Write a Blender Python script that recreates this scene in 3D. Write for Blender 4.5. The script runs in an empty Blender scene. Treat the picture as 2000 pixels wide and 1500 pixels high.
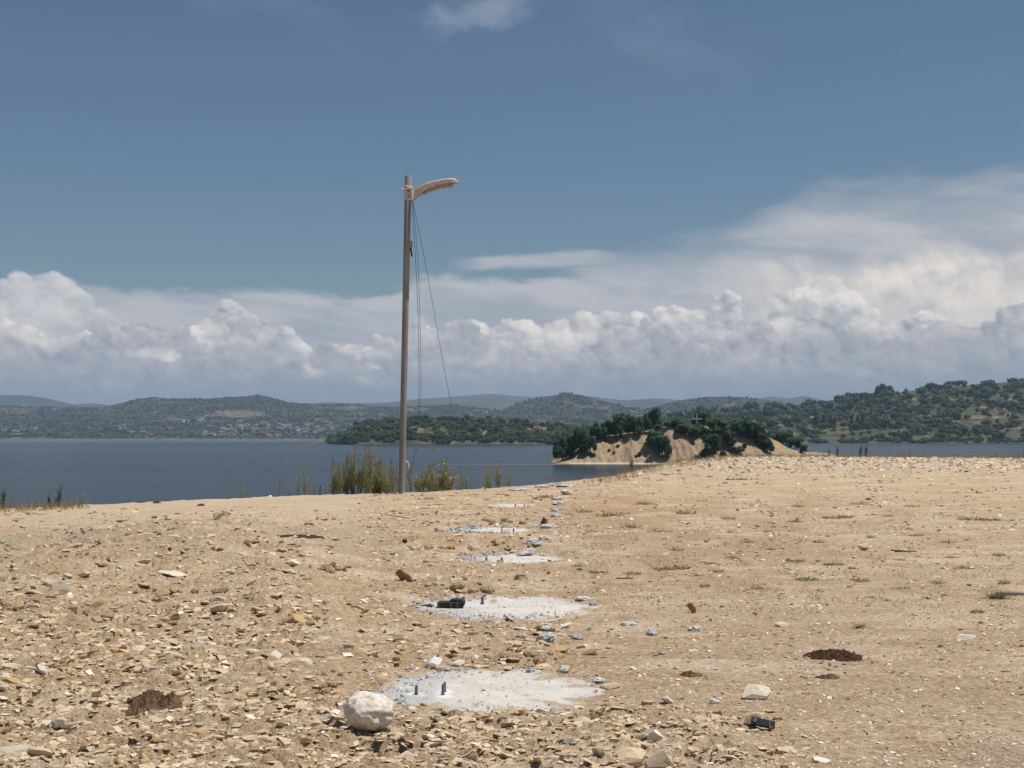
import bpy, math, random
import numpy as np
from math import radians, sin, cos, pi, atan

# ------------------------------------------------------------------ camera
SC = bpy.context.scene
COL = SC.collection
EYE = 1.85                  # eye height over the near ground
FOC = 2778.0                # focal length in pixels of the 2000 px wide photograph (50 mm)
HOR = 852.0                 # row of the true horizon
WATER = -5.15               # lake level
cam_d = bpy.data.cameras.new('camera')
cam_d.lens = 50.0
cam_d.sensor_width = 36.0
cam_d.shift_y = (HOR - 750.0) / 2000.0
cam_d.clip_start = 0.05
cam_d.clip_end = 60000.0
cam = bpy.data.objects.new('camera', cam_d)
cam.location = (0, 0, EYE)
cam.rotation_euler = (radians(90), 0, 0)
COL.objects.link(cam)
SC.camera = cam

# ------------------------------------------------------------------ view
SC.view_settings.view_transform = 'Standard'
SC.view_settings.look = 'None'
SC.view_settings.gamma = 1.0
SC.view_settings.exposure = 0.0
SC.view_settings.use_curve_mapping = False
SC.render.engine = 'CYCLES'
SC.cycles.max_bounces = 6
SC.cycles.diffuse_bounces = 2
SC.cycles.glossy_bounces = 2
SC.cycles.transmission_bounces = 2
SC.cycles.volume_bounces = 0
SC.cycles.transparent_max_bounces = 8
SC.cycles.use_denoising = True

# ------------------------------------------------------------------ sun
SUN_EL = radians(67)
SUN_AZ = radians(90)        # clockwise from the view direction (+Y)
sd = bpy.data.lights.new('sun', 'SUN')
sd.energy = 5.0
sd.angle = radians(0.5)
sd.color = (1.0, 0.945, 0.875)
so = bpy.data.objects.new('sun', sd)
so.rotation_euler = (pi / 2 - SUN_EL, 0, pi - SUN_AZ)
COL.objects.link(so)


# ------------------------------------------------------------------ node helper
class NT:
    def __init__(s, tree):
        s.t = tree
        s.n = tree.nodes
        s.l = tree.links

    def put(s, sock, v):
        if isinstance(v, bpy.types.NodeSocket):
            s.l.new(v, sock)
        elif v is not None:
            if sock.type == 'RGBA' and isinstance(v, (tuple, list)) and len(v) == 3:
                v = (*v, 1)
            sock.default_value = v

    def m(s, op, a=None, b=None, c=None, clamp=False):
        n = s.n.new('ShaderNodeMath')
        n.operation = op
        n.use_clamp = clamp
        for i, v in enumerate((a, b, c)):
            s.put(n.inputs[i], v)
        return n.outputs[0]

    def add(s, a, b): return s.m('ADD', a, b)
    def sub(s, a, b): return s.m('SUBTRACT', a, b)
    def mul(s, a, b): return s.m('MULTIPLY', a, b)

    def ss(s, v, lo, hi, a=0.0, b=1.0, smooth=True):
        n = s.n.new('ShaderNodeMapRange')
        n.interpolation_type = 'SMOOTHSTEP' if smooth else 'LINEAR'
        n.clamp = True
        for i, q in enumerate((v, lo, hi, a, b)):
            s.put(n.inputs[i], q)
        return n.outputs[0]

    def xyz(s, x=0.0, y=0.0, z=0.0):
        n = s.n.new('ShaderNodeCombineXYZ')
        for i, v in enumerate((x, y, z)):
            s.put(n.inputs[i], v)
        return n.outputs[0]

    def sep(s, v):
        n = s.n.new('ShaderNodeSeparateXYZ')
        s.put(n.inputs[0], v)
        return n.outputs

    def v(s, op, a, b=None, scale=None):
        n = s.n.new('ShaderNodeVectorMath')
        n.operation = op
        s.put(n.inputs[0], a)
        if b is not None:
            s.put(n.inputs[1], b)
        if scale is not None:
            s.put(n.inputs['Scale'], scale)
        return n.outputs[0]

    def mix(s, f, a, b, blend='MIX'):
        n = s.n.new('ShaderNodeMix')
        n.data_type = 'RGBA'
        n.blend_type = blend
        s.put(n.inputs[0], f)
        s.put(n.inputs[6], a)
        s.put(n.inputs[7], b)
        return n.outputs[2]

    def noise(s, vec, scale, detail=3.0, rough=0.5, dim='3D', dist=0.0, col=False):
        n = s.n.new('ShaderNodeTexNoise')
        n.noise_dimensions = dim
        s.put(n.inputs['Vector'], vec)
        s.put(n.inputs['Scale'], scale)
        s.put(n.inputs['Detail'], detail)
        s.put(n.inputs['Roughness'], rough)
        s.put(n.inputs['Distortion'], dist)
        return n.outputs[1 if col else 0]

    def voro(s, vec, scale, detail=0.0, rough=0.5, lac=2.0, dim='3D', feat='F1', out=0, rand=1.0):
        n = s.n.new('ShaderNodeTexVoronoi')
        n.voronoi_dimensions = dim
        n.feature = feat
        s.put(n.inputs['Vector'], vec)
        s.put(n.inputs['Scale'], scale)
        if 'Detail' in n.inputs:
            s.put(n.inputs['Detail'], detail)
            s.put(n.inputs['Roughness'], rough)
            s.put(n.inputs['Lacunarity'], lac)
        s.put(n.inputs['Randomness'], rand)
        return n.outputs[out]


# ------------------------------------------------------------------ numpy noise
def _h(ix, iy, seed):
    h = (ix.astype(np.uint32) * np.uint32(374761393) + iy.astype(np.uint32) * np.uint32(668265263)
         + np.uint32((seed * 2654435761 + 12345) % 4294967296))
    h = (h ^ (h >> np.uint32(13))) * np.uint32(1274126177)
    h = (h ^ (h >> np.uint32(16))) * np.uint32(2246822519)
    return h ^ (h >> np.uint32(15))


def rnd(ix, iy, seed):
    return _h(ix, iy, seed).astype(np.float32) * np.float32(1 / 4294967296.0)


def vnoise(x, y, seed=0):
    """smooth gradient noise, about -1..1"""
    x = np.asarray(x, np.float32); y = np.asarray(y, np.float32)
    fx = np.floor(x); fy = np.floor(y)
    ix = fx.astype(np.int64); iy = fy.astype(np.int64)
    x = x - fx; y = y - fy

    def g(i, j):
        a = rnd(ix + i, iy + j, seed) * np.float32(2 * pi)
        return np.cos(a) * (x - i) + np.sin(a) * (y - j)
    u = x * x * x * (x * (x * 6 - 15) + 10)
    v = y * y * y * (y * (y * 6 - 15) + 10)
    a = g(0, 0); b = g(1, 0); c = g(0, 1); d = g(1, 1)
    return ((a + u * (b - a)) * (1 - v) + (c + u * (d - c)) * v) * 1.5


def fbm(x, y, octs=4, seed=0, gain=0.5, lac=2.03):
    s = 0; a = 1.0; t = 0
    for o in range(octs):
        s = s + a * vnoise(x, y, seed + o * 17)
        t += a; a *= gain; x = x * lac + 3.7; y = y * lac - 1.3
    return s / t


def worley(x, y, seed=0):
    """distance to the nearest scattered point and that point's random number"""
    fx = np.floor(x); fy = np.floor(y)
    ix = fx.astype(np.int64); iy = fy.astype(np.int64)
    x = (x - fx).astype(np.float32); y = (y - fy).astype(np.float32)
    best = np.full(x.shape, 9.0, np.float32); bid = np.zeros(x.shape, np.float32)
    for i in (-1, 0, 1):
        for j in (-1, 0, 1):
            r1 = rnd(ix + i, iy + j, seed); r2 = rnd(ix + i, iy + j, seed + 91)
            d = (x - i - r1) ** 2 + (y - j - r2) ** 2
            k = d < best
            best = np.where(k, d, best); bid = np.where(k, r1, bid)
    return np.sqrt(best), bid


def sstep(v, lo, hi):
    t = np.clip((v - lo) / (hi - lo), 0, 1)
    return t * t * (3 - 2 * t)


# ------------------------------------------------------------------ sky
# clear sky from the Sky Texture; the clouds are computed here as a field of (azimuth, elevation)
BGS = 0.1
RES = 66                                   # samples for each 100 px of the photograph
AMAX, EMAX = 12.6, 10.5                    # the panorama reaches 26 degrees either way, then mirrors on round
NA, NE = int(2 * AMAX * RES), int(EMAX * RES)
_a = (np.arange(NA) + 0.5) / RES - AMAX
_e = (np.arange(NE) + 0.5) / RES
CA, CE = np.meshgrid(_a, _e)
CA = CA.astype(np.float32); CE = CE.astype(np.float32)


def prof(pts):
    x = [atan((px - 1000) / FOC) * FOC / 100 for px, py in pts]
    y = [(HOR - py) / 100 for px, py in pts]
    v = np.interp(_a, x, y)
    k = int(RES * 0.24)
    v = np.convolve(np.pad(v, k, mode='edge'), np.ones(2 * k + 1) / (2 * k + 1), 'valid')
    return v[None, :].astype(np.float32)


def lin(r, g, b):
    f = lambda u: ((u / 255 + 0.055) / 1.055) ** 2.4
    return np.array((f(r), f(g), f(b)), np.float32)


def n01(x, y, o=3, seed=0, gain=0.5):
    return fbm(x, y, o, seed, gain) * 0.62 + 0.5


CC = np.zeros((NE, NA, 3), np.float32)     # premultiplied cloud colour
CO = np.zeros((NE, NA), np.float32)        # cover


def over(rows, al, c):
    global CC, CO
    CC[:rows] = CC[:rows] * (1 - al[..., None]) + c * al[..., None]
    CO[:rows] = CO[:rows] * (1 - al) + al


def cumulus(top, scale, seed, lit, shade, amp=0.55, big=0.6, soft=0.07, gain=2.2, fade=None, deep=1.4, floor=0.2):
    rows = min(NE, int((float(top.max()) + amp + big) * RES) + 4)
    a = CA[:rows]; e = CE[:rows]
    w1 = fbm(a * 1.1 * scale + seed, e * 1.1 * scale, 3, int(seed * 10), 0.6)
    w2 = fbm(a * 1.1 * scale + seed, e * 1.1 * scale + 40, 3, int(seed * 10) + 5, 0.6)
    px = (a + seed * 3.1 + w1 * 0.16 / scale) * scale
    py = (e * 1.12 + w2 * 0.16 / scale) * scale
    h = 0; t = 0; g = 1.0
    for o in range(5):
        d, _ = worley(px, py, int(seed * 10) + o * 7)
        h = h + g * np.minimum(d, 1.0) ** 1.25; t += g; g *= 0.44; px = px * 2.17 + 5.1; py = py * 2.17 + 1.9
    h = 1 - h / t / 0.85
    s = 0
    for k, wgt in ((0.22, 0.5), (0.10, 0.9), (0.045, 1.5)):      # slope towards the sun at three sizes of billow
        sx = max(1, int(0.55 * k / scale * RES)); sy = max(1, int(k / scale * RES))
        s = s + wgt * (h - np.roll(np.roll(h, -sy, 0), -sx, 1))
    n = n01(a * 0.55 * scale, e * 0.55 * scale + seed * 7, 2, int(seed * 10) + 50)
    d = top - e + (h - 0.45) * amp + (n - 0.5) * big
    al = sstep(d, 0.0, soft)
    if fade is not None:
        al = al * fade[:rows]
    s = np.clip(s * gain * 0.7 + 0.5, 0, 1)
    n2 = n01(a * scale, e * scale + seed * 3, 4, int(seed * 10) + 70, 0.6)
    s = s * 0.75 + sstep(n2, 0.3, 0.7) * 0.36
    s = s * (floor + (1 - floor) * sstep(-d, -deep, 0.0))
    s = np.clip(s, 0, 1)[..., None]
    over(rows, al, lin(*shade) * (1 - s) + lin(*lit) * s)


# thin cirrus overhead, one wisp near the top of the picture
ci = n01(CA * 0.28 + CE * 0.1, CE * 0.6, 5, 3, 0.55)
over(NE, sstep(ci, 0.52, 0.85) * 0.10 * sstep(CE, 6.0, 7.6), lin(178, 184, 196))
wv = n01(CA * 0.8, CE * 1.2, 4, 8, 0.6)
ell = np.sqrt(((CA + 0.55) / 1.25) ** 2 + ((CE - 8.2 - CA * 0.22) / 0.42) ** 2)
over(NE, sstep(-(ell + (wv - 0.5) * 1.6), -1.1, -0.1) * 0.36, lin(180, 186, 200))

# the high sheet spreading from the storm on the right
top = prof([(-500, 560), (0, 585), (230, 575), (500, 572), (700, 578), (800, 560), (880, 545), (1000, 538),
            (1100, 515), (1180, 488), (1300, 470), (1400, 445), (1480, 400), (1560, 372), (1700, 352),
            (2000, 348), (2400, 360)])
n1 = n01(CA * 0.42 + vnoise(CA * .3, CE * .8, 5) * .3, CE * 1.35, 5, 21, 0.6)
n2 = n01(CA * 0.30, CE * 1.5 + CA * 0.12, 5, 33, 0.55)
ds = top - CE + (n1 - 0.5) * 0.75
right = sstep(CA, 0.5, 4.5)
am = np.clip((ds + 0.05) / (0.24 + right * 0.85), 0, 1)
am = am * am * (3 - 2 * am) * (0.88 + 0.10 * sstep(n2, 0.25, 0.65))
tl = sstep(-np.abs(CE - 3.38 + (n1 - .5) * .30), -0.21, -0.06) * sstep(CA, -1.35, -0.5) * sstep(-CA, -3.0, -1.6)
am = np.maximum(am, tl * 0.86)
gp = sstep(-np.abs(CE - 3.13 + (n1 - .5) * .2), -0.12, -0.02) * sstep(CA, -1.0, 0.0) * sstep(-CA, -1.55, -1.1)
am = am * (1 - gp * 0.75)
f = sstep(n2, 0.35, 0.7)[..., None]
over(NE, am, lin(170, 176, 185) * (1 - f) + lin(192, 193, 197) * f)

# storm mass far right, heap far left
cumulus(prof([(-500, 700), (1000, 760), (1200, 640), (1350, 560), (1500, 530), (1650, 510), (1850, 492), (2000, 480),
              (2400, 470)]), 0.8, 11.3, (252, 240, 228), (184, 186, 190), amp=0.5, big=0.7, soft=0.55, gain=1.3,
        fade=sstep(CA[0:1], 3.0, 6.2), deep=3.8, floor=0.5)
cumulus(prof([(-600, 600), (-200, 590), (0, 582), (70, 566), (125, 572), (190, 600), (240, 632), (320, 690), (500, 740),
              (1500, 800), (2400, 760)]), 0.95, 5.7, (226, 223, 220), (166, 174, 184), amp=0.62, big=0.45, soft=0.13,
        gain=1.3, deep=2.8, floor=0.4)
# the tower and the main bank
cumulus(prof([(-500, 630), (0, 640), (200, 650), (330, 672), (390, 640), (460, 606), (520, 635), (620, 668), (760, 690),
              (860, 640), (1000, 632), (1150, 640), (1230, 622), (1330, 612), (1430, 606), (1478, 640), (1520, 596),
              (1570, 560), (1640, 556), (1690, 592), (1740, 625), (1850, 645), (2000, 640), (2400, 640)]),
        1.2, 3.1, (243, 235, 228), (150, 158, 169), amp=0.62, big=0.45, soft=0.05, gain=1.85, deep=2.0, floor=0.3)
pt = sstep(n01(CA * 0.5, CE * 0.9 + 9, 3, 61), 0.36, 0.5)
cumulus(prof([(-500, 650), (0, 640), (100, 660), (250, 650), (360, 668), (480, 660), (620, 652), (720, 660), (820, 640),
              (920, 640), (1040, 665), (1180, 655), (1330, 660), (1420, 655), (1560, 650), (1640, 632), (1750, 640),
              (1900, 632), (2000, 630), (2400, 640)]),
        1.6, 8.8, (214, 208, 206), (146, 155, 167), amp=0.7, big=0.8, soft=0.08, gain=1.85, deep=1.5, floor=0.3, fade=pt)
pt = sstep(n01(CA * 0.6, CE * 1.2 + 29, 3, 67), 0.38, 0.55)
cumulus(prof([(-500, 690), (0, 700), (300, 705), (600, 690), (900, 705), (1200, 700), (1500, 690), (1800, 680), (2400, 690)]),
        1.8, 14.9, (200, 196, 197), (145, 154, 166), amp=0.7, big=0.8, soft=0.12, gain=1.6, deep=1.2, floor=0.35, fade=pt)
# horizon haze painted as flat blue-grey over the clouds' foot
over(NE, 0.88 * sstep(-CE, -1.6, -0.4), lin(144, 154, 167))
CO *= sstep(-CE, -EMAX, -EMAX + 1.0)

im = bpy.data.images.new('cloud_field', NA, NE, alpha=True, float_buffer=True)
im.colorspace_settings.name = 'Non-Color'
im.alpha_mode = 'CHANNEL_PACKED'
buf = np.ones((NE, NA, 4), np.float32)
buf[..., :3] = CC / np.maximum(CO, 1e-4)[..., None]
buf[..., 3] = np.clip(CO, 0, 1)
im.pixels.foreach_set(buf.ravel())
im.update()
im.pack()

world = bpy.data.worlds.new('World')
SC.world = world
world.use_nodes = True
W = NT(world.node_tree)
W.n.clear()
wo = W.n.new('ShaderNodeOutputWorld')
bg = W.n.new('ShaderNodeBackground')
bg.inputs['Strength'].default_value = BGS
W.l.new(bg.outputs[0], wo.inputs[0])
sky = W.n.new('ShaderNodeTexSky')
sky.sky_type = 'NISHITA'
sky.sun_disc = False
sky.sun_elevation = SUN_EL
sky.sun_rotation = SUN_AZ
sky.altitude = 300
sky.air_density = 1.0
sky.dust_density = 0.35
sky.ozone_density = 1.0
tc = W.n.new('ShaderNodeTexCoord')
dx, dy, dz = W.sep(tc.outputs['Generated'])
uu = W.m('MULTIPLY_ADD', W.m('ARCTAN2', dx, dy), FOC / 100 / (2 * AMAX), 0.5)
vv = W.m('MAXIMUM', W.mul(W.m('ARCSINE', dz), FOC / 100 / EMAX), 0.002)
it = W.n.new('ShaderNodeTexImage')
it.image = im
it.interpolation = 'Cubic'
it.extension = 'MIRROR'
W.l.new(W.xyz(uu, W.m('MINIMUM', vv, 0.999), 0), it.inputs['Vector'])
clear = W.mix(1.0, sky.outputs[0], (0.51, 0.565, 0.59), 'MULTIPLY')
cloud = W.mix(1.0, it.outputs['Color'], (1 / BGS, 1 / BGS, 1 / BGS), 'MULTIPLY')
W.put(bg.inputs['Color'], W.mix(it.outputs['Alpha'], clear, cloud))
world.cycles.sampling_method = 'MANUAL'
world.cycles.sample_map_resolution = 1024


# ------------------------------------------------------------------ helpers
random.seed(7)
RNG = np.random.default_rng(7)


def tag(o, label=None, cat=None, group=None, kind=None):
    if label: o['label'] = label
    if cat: o['category'] = cat
    if group: o['group'] = group
    if kind: o['kind'] = kind
    return o


def link(name, data, mat=None, parent=None, loc=None, rot=None, sca=None):
    o = bpy.data.objects.new(name, data)
    COL.objects.link(o)
    if mat is not None and data is not None:
        if not data.materials:
            data.materials.append(mat)
        elif data.materials[0] != mat:
            o.material_slots[0].link = 'OBJECT'
            o.material_slots[0].material = mat
    if parent is not None: o.parent = parent
    if loc is not None: o.location = loc
    if rot is not None: o.rotation_euler = rot
    if sca is not None: o.scale = sca
    return o


def npmesh(name, V, F, col=None, smooth=False, attrs=None, mats=None, midx=None):
    """V (n,3), F (m,k) with k = 3 or 4; col (n,3) per vertex colour 'tint'"""
    V = np.ascontiguousarray(V, np.float32); F = np.ascontiguousarray(F, np.int32)
    me = bpy.data.meshes.new(name)
    n, m, k = len(V), len(F), F.shape[1]
    me.vertices.add(n); me.vertices.foreach_set('co', V.ravel())
    me.loops.add(m * k); me.loops.foreach_set('vertex_index', F.ravel())
    me.polygons.add(m)
    me.polygons.foreach_set('loop_start', np.arange(0, m * k, k, dtype=np.int32))
    me.update(calc_edges=True)
    me.polygons.foreach_set('use_smooth', np.full(m, bool(smooth)))
    if col is not None:
        a = me.attributes.new('tint', 'FLOAT_COLOR', 'POINT')
        c = np.ones((n, 4), np.float32); c[:, :3] = col
        a.data.foreach_set('color', c.ravel())
    for nm, v in (attrs or {}).items():
        a = me.attributes.new(nm, 'FLOAT', 'POINT')
        a.data.foreach_set('value', np.ascontiguousarray(v, np.float32).ravel())
    if mats:
        for q in mats: me.materials.append(q)
    if midx is not None:
        me.polygons.foreach_set('material_index', np.ascontiguousarray(midx, np.int32))
    me.validate(clean_customdata=False)
    return me


def gridfaces(nr, nc, wrap=False):
    i = np.arange(nr - 1)[:, None]; j = np.arange(nc if wrap else nc - 1)[None, :]
    j2 = (j + 1) % nc
    return np.stack([i * nc + j, i * nc + j2, (i + 1) * nc + j2, (i + 1) * nc + j], -1).reshape(-1, 4)


def tube(pts, rad, seg=10, cap=True):
    """a bent tube through pts; rad a number or one for each point"""
    P = np.array(pts, float); n = len(P)
    R = np.full(n, rad) if np.isscalar(rad) else np.array(rad, float)
    V = []
    up = np.array((0.31, 0.17, 0.93))
    for i in range(n):
        t = P[min(i + 1, n - 1)] - P[max(i - 1, 0)]
        t = t / (np.linalg.norm(t) + 1e-9)
        a = np.cross(t, up if abs(t @ up) < 0.95 else np.array((1.0, 0, 0)))
        a /= np.linalg.norm(a); b = np.cross(t, a)
        for k in range(seg):
            q = 2 * pi * k / seg
            V.append(P[i] + R[i] * (cos(q) * a + sin(q) * b))
    F = gridfaces(n, seg, True)
    if cap:
        V += [P[0], P[-1]]
        c0 = len(V) - 2
        F = list(map(tuple, F))
        for k in range(seg):
            F.append((c0, (k + 1) % seg, k, k)); F.append((c0 + 1, (n - 1) * seg + k, (n - 1) * seg + (k + 1) % seg, (n - 1) * seg + (k + 1) % seg))
        # triangles as degenerate quads are split here
        return np.array(V), F
    return np.array(V), list(map(tuple, F))


def pymesh(name, V, F, smooth=False, col=None):
    me = bpy.data.meshes.new(name)
    F = [tuple(dict.fromkeys(int(q) for q in f)) for f in F]
    me.from_pydata([tuple(map(float, v)) for v in V], [], F)
    me.update()
    if smooth:
        me.polygons.foreach_set('use_smooth', np.full(len(F), True))
    if col is not None:
        a = me.attributes.new('tint', 'FLOAT_COLOR', 'POINT')
        c = np.ones((len(V), 4), np.float32); c[:, :3] = col
        a.data.foreach_set('color', c.ravel())
    return me


def box(cx, cy, cz, sx, sy, sz, bev=0.0):
    x, y, z = sx / 2, sy / 2, sz / 2
    if bev <= 0:
        V = [(cx + a * x, cy + b * y, cz + c * z) for c in (-1, 1) for b in (-1, 1) for a in (-1, 1)]
        return V, [(0, 2, 3, 1), (4, 5, 7, 6), (0, 1, 5, 4), (2, 6, 7, 3), (0, 4, 6, 2), (1, 3, 7, 5)]
    V = []; ring = []
    for (zz, k) in ((-z, bev), (-z + bev, 0), (z - bev, 0), (z, bev)):
        r = []
        for sx_, sy_ in ((1, 1), (-1, 1), (-1, -1), (1, -1)):
            p1 = (cx + sx_ * (x - k), cy + sy_ * (y - k - bev), cz + zz)
            p2 = (cx + sx_ * (x - k - bev), cy + sy_ * (y - k), cz + zz)
            for p in ((p1, p2) if sx_ * sy_ > 0 else (p2, p1)):
                r.append(len(V)); V.append(p)
        ring.append(r)
    F = [tuple(reversed(ring[0])), tuple(ring[-1])]
    for a, b in zip(ring, ring[1:]):
        for i in range(8):
            j = (i + 1) % 8
            F.append((a[i], a[j], b[j], b[i]))
    return V, F


def merge(*vf):
    V = []; F = []
    for v, f in vf:
        o = len(V); V += [tuple(q) for q in v]; F += [tuple(int(i) + o for i in g) for g in f]
    return V, F


# ------------------------------------------------------------------ materials
def mat(name, rough=0.9, spec=0.25):
    m = bpy.data.materials.new(name)
    m.use_nodes = True
    n = NT(m.node_tree)
    p = n.n['Principled BSDF']
    p.inputs['Roughness'].default_value = rough
    p.inputs['Specular IOR Level'].default_value = spec
    return m, n, p


def objco(n):
    return n.n.new('ShaderNodeTexCoord').outputs['Object']


def attr(n, name, out='Color'):
    a = n.n.new('ShaderNodeAttribute'); a.attribute_name = name
    return a.outputs[out]


def bump(n, p, h, strength=0.3, dist=0.02, prev=None):
    b = n.n.new('ShaderNodeBump')
    b.inputs['Strength'].default_value = strength
    b.inputs['Distance'].default_value = dist
    n.put(b.inputs['Height'], h)
    if prev is not None: n.l.new(prev, b.inputs['Normal'])
    n.l.new(b.outputs[0], p.inputs['Normal'])
    return b.outputs[0]


def simple(name, c, rough=0.8, var=0.25, scale=12.0, spec=0.25, metal=0.0, bmp=0.0, bdist=0.01):
    m, n, p = mat(name, rough, spec)
    co = objco(n)
    f = n.noise(co, scale, 5, 0.6)
    d = tuple(q * (1 - var) for q in c); l = tuple(min(1, q * (1 + var)) for q in c)
    n.put(p.inputs['Base Color'], n.mix(n.ss(f, 0.3, 0.7), d, l))
    p.inputs['Metallic'].default_value = metal
    if bmp: bump(n, p, n.noise(co, scale * 3, 5, 0.65), bmp, bdist)
    return m


def tinted(name, rough=0.9, var=0.25, scale=10.0, bmp=0.4, bdist=0.01, transl=0.0):
    """colour from the mesh's own 'tint' attribute, with grain"""
    m, n, p = mat(name, rough, 0.2)
    co = objco(n)
    f = n.noise(co, scale, 5, 0.65)
    n.put(p.inputs['Base Color'], n.mix(1.0, attr(n, 'tint'), n.mix(n.ss(f, 0.3, 0.7), (1 - var,) * 3, (1 + var,) * 3), 'MULTIPLY'))
    if bmp: bump(n, p, f, bmp, bdist)
    return m


def rock_mat(name, c, c2, scale=14.0, bmp=0.5):
    """stone: c with blotches of c2, shifted a little from stone to stone"""
    m, n, p = mat(name, 0.92, 0.2)
    co = objco(n)
    oi = n.n.new('ShaderNodeObjectInfo').outputs['Random']
    q = n.v('ADD', co, n.xyz(n.mul(oi, 31.0), n.mul(oi, 17.0), 0))
    f = n.noise(q, scale, 6, 0.65)
    g = n.noise(q, scale * 5, 4, 0.7)
    k = n.mix(n.ss(f, 0.38, 0.66), c, c2)
    k = n.mix(1.0, k, n.mix(g, (0.72,) * 3, (1.26,) * 3), 'MULTIPLY')
    k = n.mix(1.0, k, n.mix(oi, (0.86, 0.87, 0.9), (1.1, 1.08, 1.03)), 'MULTIPLY')
    n.put(p.inputs['Base Color'], k)
    bump(n, p, n.add(f, n.mul(g, 0.5)), bmp, 0.004)
    return m


# ------------------------------------------------------------------ where things stand
def P(px, py, Y):
    """point seen at (px, py) of the photograph, Y metres ahead"""
    return np.array(((px - 1000) / FOC * Y, Y, EYE - (py - HOR) / FOC * Y))


PADS = [  # px, py of the middle, half width px, near row, far row
    (944, 1347, 224, 1393, 1300), (985, 1183, 176, 1208, 1160), (1000, 1091, 112, 1104, 1079),
    (963, 1034, 82, 1041, 1027), (998, 986, 50, 990, 982)]


def flatY(py): return EYE * FOC / (py - HOR)


PADW = []
for (px, py, hw, pn, pf) in PADS:
    yn, yf = flatY(pn), flatY(pf)
    yc = 0.5 * (yn + yf)
    PADW.append(((px - 1000) / FOC * yc, yc, hw / FOC * yc, 0.5 * (yf - yn)))

EDGE = [(-2500, 34), (-1000, 35), (-300, 37), (0, 38.6), (200, 40.5), (400, 43), (600, 45.2), (784, 46.8), (950, 50), (1050, 54.5),
        (1130, 60), (1200, 66), (1300, 84), (1400, 94), (1600, 96), (2000, 94), (2600, 92), (4500, 110)]
_ea = np.array([atan((p - 1000) / FOC) for p, _ in EDGE]); _ed = np.array([d for _, d in EDGE], float)


def rubble(px, py):
    """how broken the ground is: 1 on the bulldozed left and front, near 0 on the trodden right"""
    w = 60 * vnoise(px / 160, py / 90, 3)
    left = sstep(-(px + w), -760, -470) * sstep(py + 0.25 * w, 1030, 1062)
    mid = sstep(-(px + w), -1180, -1000) * 0.42 * sstep(py, 985, 1010)
    front = sstep(py + 0.4 * w + 0.06 * (1600 - px), 1385, 1440) * sstep(-(px + w), -1600, -1380)
    return np.clip(np.maximum(np.maximum(left, front), mid) + 0.07, 0, 1)


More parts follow.
